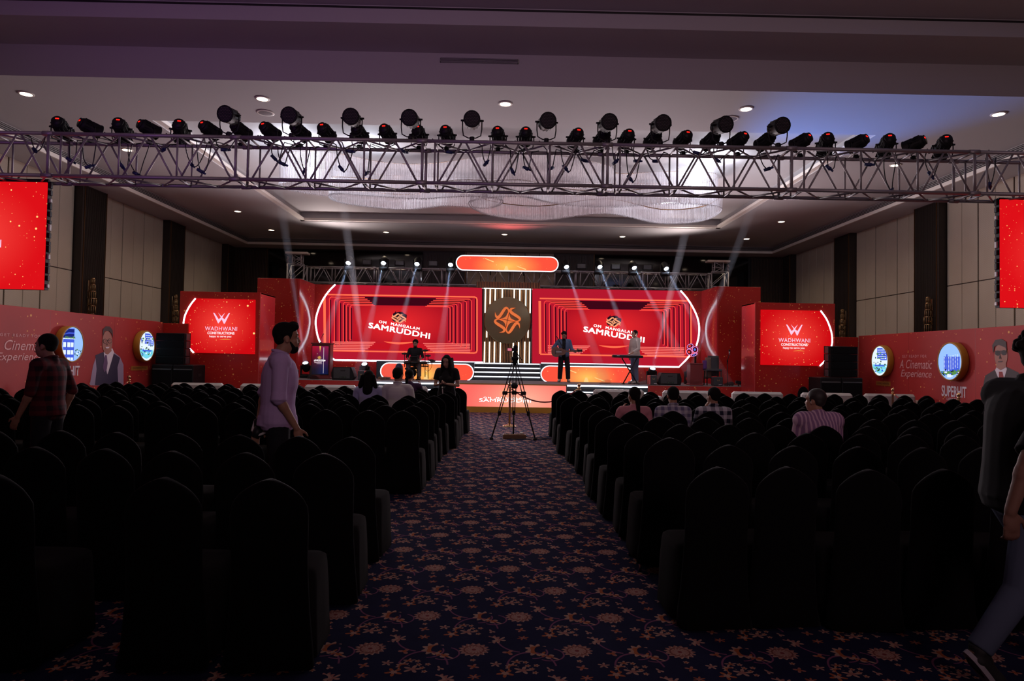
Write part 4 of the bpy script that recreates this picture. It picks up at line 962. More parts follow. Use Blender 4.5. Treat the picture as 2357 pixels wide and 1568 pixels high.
part('disc', MB().lathe([(.78, .0), (.81, .02), (.81, .07), (.78, .09), (0, .092)], (c.x, 23.79, c.z), (0, -1, 0), 48), mat('bronze_disc', (.26, .20, .10), .38, .35), t)
part('mounting_post', MB().rc((c.x, 23.75, c.z), (c.x, 24.06, c.z), .2, n=16), M['blackm'], t)
emblem(t, c.x, c.z, 23.69, .475, mat('glowing_copper_emblem', (.9, .32, .10), .4, .1, emit=lin((255, 120, 50)), es=.55), -.02, .03)  # part of the emblem's orange is emission in its material
# ---------------------------------------------------------------- far truss with its towers
FY0, FY1 = 24.6, 25.05; tx0, tx1 = P(706, 620, FY0).x, P(1634, 640, FY0).x; fz1 = P(1168, 622, FY0).z; fz0 = fz1-.56
truss('far_truss', 'silver box truss above the stage backdrop, carrying the lit beam lamps', tx0, tx1, FY0, FY1, fz0, fz1, 6, 3, .025, .014)
for sd, (xa_, xb_) in (('left', (661.8, 699.4)), ('right', (1638, 1676))):
    a = P(xa_, 620, FY0).x; b = P(xb_, 620, FY0).x; mz = fz1+.08
    t = thing('truss_tower', f'silver lattice truss tower with a flat top bar, behind the {sd} wing wall', 'truss tower', ((a+b)/2, FY0, 0), 'towers of the far truss')
    def lat(nm, ax, bx_, ya, yb, z0, z1, n, rt, rb):
        o = None
        for (x, y) in ((ax, ya), (bx_, ya), (ax, yb), (bx_, yb)): part('post', MB().rc((x, y, z0), (x, y, z1), rt), M['alu'], t)
        h = (z1-z0)/n
        for k in range(n+1):
            z = z0+h*k; part('cross_tube', MB().rc((ax, ya, z), (bx_, ya, z), rb), M['alu'], t); part('cross_tube', MB().rc((ax, yb, z), (bx_, yb, z), rb), M['alu'], t)
            if k < n:
                part('diagonal_tube', MB().rc((ax, ya, z+h), (bx_, ya, z), rb) if k % 2 else MB().rc((ax, ya, z), (bx_, ya, z+h), rb), M['alu'], t); part('diagonal_tube', MB().rc((ax, yb, z), (bx_, yb, z+h), rb), M['alu'], t)
                part('diagonal_tube', MB().rc((ax, ya, z), (ax, yb, z+h), rb), M['alu'], t); part('diagonal_tube', MB().rc((bx_, ya, z), (bx_, yb, z+h), rb), M['alu'], t)
    lat('s', a, b, FY0, FY1, 0.0, mz, 9, .028, .015); ztop_ = P((xa_+xb_)/2, 584 if sd == 'left' else 603, FY0).z
    lat('m', a+.14, b-.14, FY0+.1, FY1-.1, mz, ztop_, 2, .026, .013)
    part('top_bar', MB().rbox((a-.12, FY0+.05, ztop_), (b+.10, FY1-.05, ztop_+.08), .01), mat('painted_bar', (.62, .50, .42), .5) if sd == 'left' else bpy.data.materials['painted_bar'], t)
    m_ = MB(); xx = b+.03 if sd == 'right' else a-.03
    for k in range(9): m_.ell((xx+.02*math.sin(k*2), FY0+.1, ztop_-.12-k*.05), (.035, .03, .04), n=8, m=5)
    part('hoist_chain', m_, mat('rusty_chain', (.10, .03, .02), .6, .4) if sd == 'left' else bpy.data.materials['rusty_chain'], t, kind='stuff')
# ---------------------------------------------------------------- moving-head beam lamps, flood panels, beams in the haze
def beam_haze():
    m = bpy.data.materials.new('lit_haze'); m.use_nodes = True; nt = m.node_tree; nt.nodes.clear()
    s_ = nt.nodes.new('ShaderNodeVolumeScatter'); s_.inputs['Color'].default_value = (.9, .94, 1, 1); s_.inputs['Density'].default_value = .30; s_.inputs['Anisotropy'].default_value = .1
    o = nt.nodes.new('ShaderNodeOutputMaterial'); nt.links.new(s_.outputs[0], o.inputs['Volume']); return m
haze = beam_haze()
def head(loc, target, label, grp, up=False, glow=True, on_floor=False):
    """moving-head lamp: base, yoke, round head with a lit lens aimed at target"""
    loc = Vector(loc); d = (Vector(target)-loc).normalized()
    t = thing('moving_head_lamp', label, 'moving head lamp', (loc.x, loc.y, loc.z-.36 if on_floor else loc.z-.36), grp)
    part('base', MB().rbox((loc.x-.16, loc.y-.14, loc.z-.36), (loc.x+.16, loc.y+.14, loc.z-.27), .02), M['black'], t)
    part('yoke_arm', MB().rbox((loc.x-.17, loc.y-.05, loc.z-.28), (loc.x-.13, loc.y+.05, loc.z+.05), .012), M['black'], t); part('yoke_arm', MB().rbox((loc.x+.13, loc.y-.05, loc.z-.28), (loc.x+.17, loc.y+.05, loc.z+.05), .012), M['black'], t)
    part('yoke_base', MB().rbox((loc.x-.17, loc.y-.06, loc.z-.29), (loc.x+.17, loc.y+.06, loc.z-.24), .012), M['black'], t)
    part('head_housing', MB().lathe([(.04, -.17), (.09, -.15), (.125, -.06), (.13, .04), (.11, .12), (.115, .15), (.10, .15)], loc, d, 18), M['black'], t)
    part('lens', MB().lathe([(0, .13), (.095, .13), (.095, .145), (.07, .158), (0, .165)], loc, d, 18), M['lens'] if glow else mat('dull_lens', (.3, .3, .33), .2), t); return t
def beam(src, tgt, r0, r1, L, label, e=500, col=(.72, .84, 1.0)):
    src = Vector(src); d = (Vector(tgt)-src).normalized(); s0 = src+d*.2
    o = part('light_beam', MB().rc(s0, s0+d*L, r0, r1, 20), haze); tag(o, label, 'light beam', 'hazy light beams over the stage', 'stuff')
    spot('beam_light', src+d*.19, src+d*3, math.degrees(2*math.atan((r1-r0)/L))*1.25+1.5, col, e, .6, .03)
HD = [(801, 598, 742, 800, 5.5), (882, 598, 838, 800, 6.0), (960, 600, 900, 830, 6.0), (1037, 602, 1020, 745, 5.0), (1303, 607, 1383, 850, 6.2), (1380, 607, 1462, 830, 5.6), (1459, 609, 1566, 815, 6.0), (1533, 611, 1640, 815, 6.0)]
for i, (px, py, bx_, by_, L) in enumerate(HD):
    a = P(px, py, 24.45); f_ = (827+.0165*(px-1160)+54-py)/(by_-py); b = P(px+(bx_-px)*f_, py+(by_-py)*f_, 20.95); b.z = STZ-.02; n4 = i % 4+1; sd = 'left' if i < 4 else 'right'
    # the head stands on the truss a little behind its lens
    h_ = head((a.x, 24.62, a.z+.0), b, f'lit white beam lamp on the far truss, {sd} half, {ordn(n4)} from the left', 'beam lamps on the far truss')
    fac = Vector((a.x, 24.62, a.z)); t_ = h_
    L = (b-fac).length-.3
    beam(fac+(b-fac).normalized()*.05, b, .07, .07+.022*L, L, f'pale hazy light beam slanting down from the {sd} truss lamps, {ordn(n4)} from the left', 1900, (.5, .66, 1.0))
# lamps standing on the stage floor
for i, (px, py, tx, ty, Y, Yt, L) in enumerate(((840, 841, 786, 440, 22.2, 19.0, 6.6), (1500, 857, 1610, 400, 22.2, 19.0, 6.4), (1587, 853, 1735, 470, 22.4, 19.5, 6.4), (704, 850, 648, 480, 22.3, 19.5, 6.6))):
    a = P(px, py, Y); b = P(tx, ty, Yt); lab = ['beside the left end of the pill light', 'right of the keyboard player', 'behind the red lectern', 'hidden behind the left lectern'][i]
    zz = STZ+.36; a = Vector((a.x, Y, zz+.0))
    if i == 0: zz = a.z
    head((a.x, Y, zz+.0), b, f'black moving head lamp on the stage floor, {lab}', 'moving heads on the stage floor', on_floor=True)
    beam((a.x, Y, zz), b, .08, .15, L, f'faint hazy light beam rising from the floor lamp {lab}', 2400, (.50, .66, 1.0))
for i, (px, py) in enumerate(((845, 611), (920, 613), (997, 616), (1338, 619), (1417, 620), (1490, 622))):
    a = P(px, py, 24.7); t = thing('flood_panel', f'dark rectangular flood light standing on the far truss, {ordn(i+1)} from the left', 'flood light', (a.x, 24.7, fz1+.03), 'flood lights on the far truss')
    part('body', MB().rbox((a.x-.17, 24.66, fz1+.10), (a.x+.17, 24.74, fz1+.31), .012), M['black'], t); part('diffuser', MB().box((a.x-.14, 24.652, fz1+.13), (a.x+.14, 24.66, fz1+.28)), mat('flood_face', (.05, .05, .05), .25) if i == 0 else bpy.data.materials['flood_face'], t)
    part('bracket', MB().box((a.x-.19, 24.69, fz1+.03), (a.x-.175, 24.71, fz1+.22)).box((a.x+.175, 24.69, fz1+.03), (a.x+.19, 24.71, fz1+.22)).box((a.x-.19, 24.69, fz1+.025), (a.x+.19, 24.71, fz1+.04)), M['blackm'], t)
# ---------------------------------------------------------------- hanging side screens below the near truss
for side, (pxe, pyt, pyb, sg) in (('left', (108, 420, 667, -1)), ('right', (2303, 459, 708, 1))):
    Y = 9.28; a = P(pxe, pyt, Y); b = P(pxe, pyb, Y); w_ = 2.0; xo = a.x+sg*w_; zt = a.z; zb = b.z; cx = (a.x+xo)/2; cz = (zt+zb)/2
    t = thing('hanging_screen', f'red LED screen with gold sparkles hanging from the truss, {side} edge of view', 'LED screen', (cx, Y, zt), 'screens hung on the near truss')
    part('led_panel', MB().box((min(a.x, xo), Y, zb), (max(a.x, xo), Y+.02, zt)), led_red('hang_led_'+side, (222, 16, 24), (255, 74, 66), 0, cz-zt, (1.0, .8), 1.0 if side == 'left' else 6.0, sc=9.0, sz=.16), t)
    part('cabinet', MB().box((min(a.x, xo)-.004, Y+.02, zb), (max(a.x, xo)+.004, Y+.10, zt)), M['black'], t)
    for k in range(15):
        z = zb+(zt-zb)*(k+.3)/15; xx = a.x-sg*.0; part('latch', MB().rbox((min(xx, xx-sg*.03), Y+.04, z), (max(xx, xx-sg*.03), Y+.085, z+.05+.02*(k % 3)), .004), M['alu' if k % 4 == 0 else 'blackm'], t)
    company(t, cx, cz+.16, 72.3*9.28/1571*2.0, Y)
    part('hanging_bar', MB().box((min(a.x, xo), Y+.03, zt), (max(a.x, xo), Y+.07, TZ0+.03)), M['blackm'], t)
# ---------------------------------------------------------------- wall sconces
def sconce(X, sg, px, pyt, pyb, label):
    top = PX(px, pyt, X+sg*.10); y = top.y; bot = max(1.9, PX(px, pyb, X+sg*.1).z-.35); t = thing('wall_sconce', label, 'wall lamp', (X, y, bot), 'crystal wall sconces')
    tiers = [(.045, .0, .16), (.060, .16, .18), (.075, .34, .19), (.10, .53, .20), (.085, .73, .20), (.05, .93, .3)]
    xc = X+sg*.11; part('back_plate', MB().rbox((min(X, X+sg*.02), y-.04, bot), (max(X, X+sg*.02), y+.04, top.z-.05), .008), M['brass'], t)
    for i, (r, d, h) in enumerate(tiers):
        z1 = top.z-d; z0 = z1-h
        if z0 < bot: z0 = bot+.01
        if z1 <= z0+.03: continue
        rg = part('tier_ring', MB().lathe([(r*.9, 0), (r+.006, 0), (r+.006, .018), (r*.9, .018)], (xc, y, z1-.018), n=14), M['brass'], t)
        m_ = MB()
        for k in range(10):
            a = k*2*math.pi/10; cx_, cy_ = xc+r*math.cos(a), y+r*math.sin(a); m_.rc((cx_, cy_, z0+.008), (cx_, cy_, z1-.02), .011, n=5)
        part('crystal_rods', m_, mat('amber_crystal', (.22, .13, .06), .12, .2) if 'amber_crystal' not in bpy.data.materials else bpy.data.materials['amber_crystal'], rg, kind='stuff')
    part('arm', MB().rc((X+sg*.01, y, (top.z+bot)/2), (xc, y, (top.z+bot)/2), .02), M['brass'], t)
sconce(WL+.21, 1, 213, 641, 730, 'tiered amber crystal wall sconce on the dark pilaster above the left wall, nearer one')
sconce(WL+.21, 1, 404, 679, 745, 'tiered amber crystal wall sconce on the dark pilaster, left wall, farther one')
sconce(WR-.21, -1, 2137, 684, 765, 'tiered amber crystal wall sconce on the dark pilaster above the right wall, nearer one')
sconce(WR-.21, -1, 1940, 712, 775, 'tiered amber crystal wall sconce on the dark pilaster, right wall, farther one')
# ---------------------------------------------------------------- loudspeaker stacks
grille_m = mat('speaker_cloth', (.004, .004, .005), .8, spec=.1); cab_m = mat('speaker_cabinet', (.007, .007, .008), .6, spec=.2)
def stack(side):
    L = side == 'left'; Y = 18.5
    if L: ax, bx_, yt, sx0, sx1, st = 358, 423, 766, 349, 446, 838
    else: ax, bx_, yt, sx0, sx1, st = 1913, 1976, 797, 1889, 1987, 868
    a, b = P(ax, yt, Y), P(bx_, yt, Y); s0, s1 = P(sx0, st, Y), P(sx1, st, Y); zt = s0.z
    hh = zt/2
    for c in range(2):
        for r_ in range(2):
            x0 = s0.x+(s1.x-s0.x)*c/2; x1 = x0+(s1.x-s0.x)/2-.01
            t = thing('subwoofer', f'black bass speaker cabinet under the {side} speaker stack, {"upper" if r_ else "lower"} {"right" if c else "left"} one', 'speaker', ((x0+x1)/2, Y, hh*r_), 'bass cabinets beside the stage')
            part('cabinet', MB().rbox((x0, Y, hh*r_), (x1, Y+.75, hh*(r_+1)-.01), .02), cab_m, t); part('front_grille', MB().rbox((x0+.03, Y-.015, hh*r_+.03), (x1-.03, Y+.01, hh*(r_+1)-.04-(.12 if r_ else 0)), .008), grille_m, t)
            part('handle', MB().box((x1-.001, Y+.3, hh*r_+.3), (x1+.004, Y+.5, hh*r_+.38)), M['rubber'], t)
            if r_: part('front_slope', MB().prism([Vector((x0+.03, Y-.015, hh*2-.15)), Vector((x0+.03, Y+.05, hh*2-.012)), Vector((x0+.03, Y+.05, hh*2-.15))], (x1-x0-.06, 0, 0)), mat('slope_grey', (.03, .03, .033), .6) if 'slope_grey' not in bpy.data.materials else bpy.data.materials['slope_grey'], t)
    H5 = (a.z-zt)/4; W1 = ['lowest', 'second', 'third', 'topmost']
    for k in range(4):
        z0 = zt+H5*k+.004; z1 = zt+H5*(k+1)-.004
        t = thing('line_array_speaker', f'flat black line-array speaker, {W1[k]} of the {side} stack', 'speaker', ((a.x+b.x)/2, Y+.05, z0), 'line-array cabinets beside the stage')
        part('cabinet', MB().prism([Vector((a.x, Y+.05, z0)), Vector((b.x, Y+.05, z0)), Vector((b.x-.06, Y+.55, z0+.02)), Vector((a.x+.06, Y+.55, z0+.02))], (0, 0, z1-z0)), cab_m, t)
        part('front_grille', MB().rbox((a.x+.02, Y+.035, z0+.012), (b.x-.02, Y+.055, z1-.012), .006), grille_m, t)
        m_ = MB(); 
        for sx in (a.x-.035, b.x+.005): part('side_plate', MB().rbox((sx, Y+.1, z0+.01), (sx+.03, Y+.3, z1-.01), .006), mat('plate_grey', (.05, .045, .05), .5, .3) if 'plate_grey' not in bpy.data.materials else bpy.data.materials['plate_grey'], t)
        for bx2 in (a.x+.05, b.x-.05): part('bolt', MB().rc((bx2, Y+.03, (z0+z1)/2), (bx2, Y+.04, (z0+z1)/2), .012, n=8), M['blackm'], t)
stack('left'); stack('right')
# ---------------------------------------------------------------- on the stage
def podium():
    Y = 21.5; a, b = P(714, 873, Y), P(761, 873, Y); zt = P(738, 789, Y).z
    t = thing('lectern', 'dark red lectern with an upright glowing screen in front, left on the stage', 'lectern', ((a.x+b.x)/2, Y, STZ))
    mr = mat('lectern_red', (.16, .02, .022), .4)
    part('body', MB().rbox((a.x+.03, Y, STZ+.05), (b.x-.03, Y+.38, zt-.04), .015), mr, t); part('top_board', MB().rbox((a.x, Y-.02, zt-.045), (b.x, Y+.42, zt), .01), mr, t); part('plinth', MB().rbox((a.x, Y-.03, STZ), (b.x, Y+.42, STZ+.06), .01), mr, t)
    x0, x1 = P(718.5, 830, Y).x, P(756, 830, Y).x; z1, z0 = P(737, 797, Y).z, P(737, 861.5, Y).z
    m = bpy.data.materials.new('lectern_display'); m.use_nodes = True; nt = m.node_tree; nt.nodes.clear(); E.nt = nt; co, x, y, z = objxyz(nt)
    H = z1-z0; u = (z-(z0-STZ))/H; g = E.op('POWER', E.op('MAXIMUM', u, 0.0), 2.2); c = mixc(nt, g, lin((8, 10, 30)), lin((165, 22, 48))); gl = E.op('MULTIPLY', omax(1.0-E.op('ABSOLUTE', (x-.08)/.25), 0.0), .45); c = mixc(nt, gl, c, lin((36, 44, 105)))
    c = mixc(nt, specks(nt, co, 9.0, .14, .8, 2.0), c, (.5, .35, .3)); e = nt.nodes.new('ShaderNodeEmission'); o = nt.nodes.new('ShaderNodeOutputMaterial'); nt.links.new(c, e.inputs[0]); nt.links.new(e.outputs[0], o.inputs[0])
    part('display', MB().box((x0, Y-.015, z0), (x1, Y-.001, z1)), m, t); part('bezel', MB().box((x0-.02, Y-.01, z0-.02), (x1+.02, Y, z1+.02)), M['black'], t)
    w_ = x1-x0; part('light_streak', MB().box((x0+w_*.70, Y-.019, z0+.03), (x0+w_*.715, Y-.016, z1-.04)), lw_e, t); part('light_spot', MB().lathe([(0, 0), (.025, 0), (.022, .003), (0, .003)], (x0+w_*.78, Y-.016, z0+H*.49), (0, -1, 0), 14), lw_e, t)
    part('gold_ray', MB().prism([Vector((x0+w_*.44, Y-.017, z1)), Vector((x0+w_*.53, Y-.017, z1)), Vector((x0+w_*.48, Y-.017, z1-H*.2))], (0, -.001, 0)), gold_e, t)
    emblem(t, x0+w_*.45, z0+H*.59, Y, .055, gold_e, -.017, .002)
    lettering('lettering', 'SAMRUDDHI', Vector((x0+w_*.12, Y-.018, z0+H*.455)), (1,0,0), (0,0,1), w_*.62, .045, txt_w, t, bold=.01, ext=.003); lettering('lettering', 'OM MANGALAM', Vector((x0+w_*.17, Y-.018, z0+H*.51)), (1,0,0), (0,0,1), w_*.5, .018, txt_w, t, space=1.3, ext=.003)
    part('caption_line', MB().box((x0+w_*.15, Y-.019, z0+H*.40), (x0+w_*.6, Y-.016, z0+H*.415)), lw_e, t); part('caption_line', MB().box((x0+w_*.28, Y-.019, z0+H*.37), (x0+w_*.62, Y-.016, z0+H*.378)), lw_e, t)
    for q_, dx in enumerate((-.12,)):
        p0 = Vector((a.x+.25, Y+.2, zt)); part('gooseneck_microphone', MB().rc(p0, p0+Vector((0, 0, .02)), .03, n=10).tube([p0, p0+Vector((-.0, 0, .1)), p0+Vector((.02, 0, .18)), p0+Vector((.07, -.02, .25))], .006, 6).rc(p0+Vector((.06, -.015, .24)), p0+Vector((.09, -.03, .28)), .013, n=8, rnd=True), M['blackm'], t)
podium()
def wedge(pa, pb, pyb, pyt, label, flip):
    Y = 20.85; a, b = P(pa, pyb, Y), P(pb, pyb, Y); h = P(pa, pyt, Y).z-P(pa, pyb, Y).z; z0 = STZ
    t = thing('floor_monitor', label, 'speaker', ((a.x+b.x)/2, Y, z0), 'floor monitors on the stage'); s_ = -1 if flip else 1; c = (a.x+b.x)/2; hw = (b.x-a.x)/2
    # profile across x: slanted cut on the outer side
    prof = [(-hw*.9, 0), (hw*.78, 0), (hw, h*.25), (hw*.95, h*.5), (hw*.72, h), (-hw*.84, h*.98), (-hw, h*.55), (-hw*.98, h*.25)]
    part('cabinet', MB().prism([Vector((c+s_*u, Y, z0+v)) for u, v in prof], (0, .42, 0)), cab_m, t)
    part('rear_panel', MB().rbox((c-hw*.8, Y-.012, z0+h*.12), (c+hw*.62, Y+.005, z0+h*.92), .006), mat('monitor_panel', (.03, .03, .032), .6) if 'monitor_panel' not in bpy.data.materials else bpy.data.materials['monitor_panel'], t)
    part('handle', MB().rbox((c-.07, Y-.02, z0+h*.68), (c+.08, Y-.008, z0+h*.78), .004), M['rubber'], t); part('connector_plate', MB().box((c-.09, Y-.02, z0+h*.1), (c+.12, Y-.01, z0+h*.28)), M['rubber'], t)
    for k in range(2): part('status_light', MB().box((c-.05+.12*k, Y-.023, z0+h*.2), (c-.045+.12*k, Y-.02, z0+h*.24)), emat('status_green', (120, 220, 120), .5) if 'status_green' not in bpy.data.materials else bpy.data.materials['status_green'], t)
wedge(762, 815, 876, 846, 'black wedge-shaped floor monitor speaker beside the left lectern', False)
wedge(1515, 1569, 890.5, 862, 'black wedge-shaped floor monitor speaker beside the right red lectern', True)
gold_s = mat('gold_mark', (.6, .4, .1), .4, .5); coral = mat('coral_side', (.75, .12, .12), .5)
def machine(pa, pb, pyt, pyb, label, side):
    Y = 20.8; a, b = P(pa, pyb, Y), P(pb, pyb, Y); h = P(pa, pyt, Y).z-P(pa, pyb, Y).z; t = thing('effects_machine', label, 'stage machine', ((a.x+b.x)/2, Y, STZ), 'small square machines on the stage')
    part('case', MB().rbox((a.x, Y, STZ+.01), (b.x, Y+.28, STZ+h), .012), mat('machine_case', (.03, .035, .04), .5) if 'machine_case' not in bpy.data.materials else bpy.data.materials['machine_case'], t)
    c = (a.x+b.x)/2; z = STZ+h*.62; k = .028
    part('gold_mark', MB().ribbon([(c-k, Y-.003, z+k*.8), (c-k*.7, Y-.003, z-k*.6), (c, Y-.003, z-k*.1), (c+k*.7, Y-.003, z-k*.6), (c+k, Y-.003, z+k*.8)], .008, (0, -.002, 0)), gold_s, t)
    part('name_strip', MB().box((c+.01, Y-.004, STZ+h*.12), (c+.1, Y-.001, STZ+h*.16)), white_p, t)
    if side:
        xx = b.x if side > 0 else a.x; part('side_panel', MB().rbox((min(xx, xx+side*.045), Y-.002, STZ+.01), (max(xx, xx+side*.045), Y+.27, STZ+h), .006), coral, t)
        part('socket', MB().rc((xx+side*.022, Y-.004, STZ+h*.82), (xx+side*.022, Y-.001, STZ+h*.82), .012, n=8), M['black'], t)
    for k in range(2): part('foot', MB().rc((a.x+.04+k*(b.x-a.x-.08), Y+.1, STZ), (a.x+.04+k*(b.x-a.x-.08), Y+.1, STZ+.015), .015, n=8), M['rubber'], t)
machine(823, 838, 854, 876, 'dark square machine with gold mark and coral side, right of the left floor monitor', 1)
machine(663, 681, 851, 873, 'dark square machine with gold mark, left of the left lectern', 0)
machine(1497, 1512, 868, 890.5, 'dark square machine with gold mark and coral side, below the right floor lamp', -1)
machine(1643, 1664, 871, 892, 'dark square machine with gold mark, near the microphone stand', 0)
Y = 20.9; a, b = P(1588, 890, Y), P(1618.5, 890, Y); zt = P(1603, 836, Y).z
t = thing('lectern', 'plain dark red lectern under the glowing red ball, right on the stage', 'lectern', ((a.x+b.x)/2, Y, STZ)); mr = bpy.data.materials['lectern_red']
part('body', MB().rbox((a.x+.01, Y, STZ+.04), (b.x-.01, Y+.4, zt-.03), .01), mr, t); part('top_board', MB().rbox((a.x-.005, Y-.015, zt-.035), (b.x+.005, Y+.42, zt), .008), mr, t); part('plinth', MB().rbox((a.x-.005, Y-.015, STZ), (b.x+.005, Y+.42, STZ+.05), .008), mr, t)
# faceted red ball on a post
c = P(1593, 806, Y+.2); rb = .215; pole = P(1604.5, 820, Y+.3)
t = thing('glowing_ball', 'faceted glowing red ball with three purple rings, standing over the right lectern', 'ball display', (pole.x, Y+.5, STZ))
part('post', MB().rbox((pole.x-.03, Y+.47, STZ), (pole.x+.03, Y+.53, c.z+.02), .006), M['blackm'], t); part('post_base', MB().rbox((pole.x-.18, Y+.42, STZ), (pole.x+.18, Y+.78, STZ+.02), .006), M['blackm'], t); part('post_arm', MB().rc((pole.x, Y+.5, c.z), (c.x, c.y, c.z), .02), M['blackm'], t)
bm = bmesh.new(); bmesh.ops.create_icosphere(bm, subdivisions=1, radius=rb)
# dodecahedron = dual of the icosahedron: cut by 12 planes instead
phi = (1+5**.5)/2; bm.free(); bm = bmesh.new(); dv = []
for x in (-1, 1):
    for y in (-1, 1):
        for z in (-1, 1): dv.append((x, y, z))
for s1 in (-1, 1):
    for s2 in (-1, 1): dv += [(0, s1/phi, s2*phi), (s1/phi, s2*phi, 0), (s1*phi, 0, s2/phi)]
rot = Matrix.Rotation(.5, 3, 'X') @ Matrix.Rotation(.3, 3, 'Z')
for v in dv: bm.verts.new(c+rot @ (Vector(v)*rb/math.sqrt(3)))
bmesh.ops.convex_hull(bm, input=bm.verts); bmesh.ops.dissolve_limit(bm, angle_limit=.02, verts=bm.verts, edges=bm.edges)
me = bpy.data.meshes.new('faceted_shell'); bm.normal_update(); cens = [(f.calc_center_median().copy(), f.normal.copy()) for f in bm.faces]
for v in bm.verts: v.co -= Vector(OFF[t.name])
bm.to_mesh(me); bm.free(); ballm = led_red('ball_led', (150, 8, 24), (250, 60, 60), c.x-pole.x, c.z-STZ-.1, (.3, .3), 1.0, sc=9.0); me.materials.append(ballm)
sh = part('faceted_shell', me, None, t); OFF[sh.name] = OFF[t.name]
rings_ = [x for x in cens if (Vector((0, 0, CAMZ))-x[0]).normalized().dot(x[1] if (x[0]-c).dot(x[1]) > 0 else -x[1]) > .35]
ring_e = emat('ring_lilac', (225, 170, 250), 1.0); blue2 = emat('ball_picture_blue', (80, 120, 230), 1.0)
for (p, n) in rings_[:5]:
    n = n if (p-c).dot(n) > 0 else -n; aa, bb, _ = frame(n); q_ = p+n*.004
    part('light_ring', MB().tube([q_+(aa*math.cos(k*.3142)+bb*math.sin(k*.3142))*rb*.44 for k in range(20)], .008, 6, True), ring_e, t)
    part('inner_picture', MB().lathe([(0, 0), (rb*.36, 0), (rb*.36, .002), (0, .002)], q_, n, 18), scr_dk, t); part('inner_picture', MB().lathe([(0, 0), (rb*.18, 0), (rb*.18, .002), (0, .002)], q_+n*.003+aa*rb*.05, n, 12), blue2 if n.x > 0 else red_line, t)
# covered high chair
Y = 21.5; a, b = P(1629, 885, Y), P(1652, 885, Y); cx = (a.x+b.x)/2; zt = P(1640, 819, Y).z
t = thing('covered_chair', 'high chair draped in dark and beige cloth, right of the red lectern', 'chair', (cx, Y, STZ)); dcl = mat('dark_drape', (.045, .045, .05), .8); bcl = mat('beige_drape', (.16, .11, .085), .8)
def sheet(nm, xa, xb, y0, z0, z1, amp, m_, th=.05, top=.0):
    rr = []
    for j in range(9):
        z = z0+(z1-z0)*j/8; ring = []
        for i in range(20):
            an = i*2*math.pi/20; k = 1-.10*j/8; ring.append(Vector(((xa+xb)/2+(xb-xa)/2*k*math.copysign(abs(math.cos(an))**.6, math.cos(an))+amp*math.sin(an*5+j*.3)*(1-j/10), y0+th*math.copysign(abs(math.sin(an))**.6, math.sin(an))*(1.3-.3*j/8), z+.02*math.sin(an*3)*(j < 1)+top*math.sin(an)*(j > 6))))
        rr.append(ring)
    return part(nm, MB().rings(rr), m_, t)
sheet('back_drape', a.x-.02, b.x+.03, Y, STZ+.30, zt, .008, dcl, .10); sheet('side_drape', a.x-.10, a.x+.10, Y-.03, STZ+.22, zt-.06, .012, bcl, .09); part('seat', MB().rbox((a.x-.12, Y-.30, STZ+.44), (b.x+.05, Y+.1, STZ+.52), .02), dcl, t)
for (x, y) in ((a.x-.10, Y-.26), (b.x+.02, Y-.26), (a.x-.10, Y+.06), (b.x+.02, Y+.06)): part('leg', MB().rc((x, y, STZ), (x, y, STZ+.46), .018, n=8), M['blackm'], t)
sheet('purple_cushion', a.x-.19, a.x-.03, Y-.05, STZ+.50, STZ+.78, .0, mat('purple_cloth', (.10, .03, .2), .7), .06)
# microphone stand
Y = 21.3; m0 = P(1674, 890, Y); zt = P(1676, 806, Y).z
t = thing('microphone_stand', 'thin black microphone stand at the right edge of the stage', 'microphone stand', (m0.x, Y, STZ))
part('pole', MB().rc((m0.x, Y, STZ), (m0.x, Y, zt-.35), .011, n=8), M['blackm'], t); part('boom', MB().rc((m0.x-.02, Y, zt-.45), (m0.x+.03, Y-.1, zt-.08), .008, n=8), M['blackm'], t); part('clutch', MB().rc((m0.x, Y, zt-.38), (m0.x, Y, zt-.30), .022, n=10), M['black'], t)
mic = part('microphone', MB().rc((m0.x+.03, Y-.1, zt-.16), (m0.x+.02, Y-.12, zt-.05), .016, .022, 10), mat('silver_mic', (.5, .5, .52), .35, .8), t); part('mic_head', MB().ell((m0.x+.02, Y-.12, zt-.02), (.03, .03, .035)), M['black'], mic)
for k in range(3): an = k*2.09+.5; part('leg', MB().rc((m0.x, Y, STZ+.06), (m0.x+.26*math.cos(an), Y+.26*math.sin(an), STZ+.012), .009, n=6), M['blackm'], t)
Y = 21.0; m0 = P(1702, 886, Y); t = thing('floor_light_bar', 'small tilted dark floor light at the stage edge, far right', 'floor light', (m0.x, Y, STZ))
part('body', MB().obox((m0.x, Y, STZ+.11), (.12, 0, -.025), (0, .05, 0), (.012, 0, .045)), M['blackm'], t); part('foot', MB().box((m0.x-.04, Y-.04, STZ), (m0.x-.02, Y+.04, STZ+.09)).box((m0.x+.05, Y-.04, STZ), (m0.x+.07, Y+.04, STZ+.07)), M['blackm'], t)
for (pa, pb, py, n) in ((871, 887, 872, 'first'), (888, 898, 873, 'second')):
    a, b = P(pa, py, 22.1), P(pb, py, 22.1); t = thing('wooden_block', f'low pale wooden block on the stage before the left pill light, {n} from the left', 'wooden block', ((a.x+b.x)/2, 22.1, STZ), 'wooden blocks on the stage'); part('block', MB().rbox((a.x, 22.05, STZ), (b.x, 22.2, STZ+.075), .008), mat('pale_wood', (.30, .17, .08), .6) if 'pale_wood' not in bpy.data.materials else bpy.data.materials['pale_wood'], t); part('nail_strip', MB().box((a.x+.01, 22.045, STZ+.03), (b.x-.01, 22.05, STZ+.04)), M['bronze'], t)
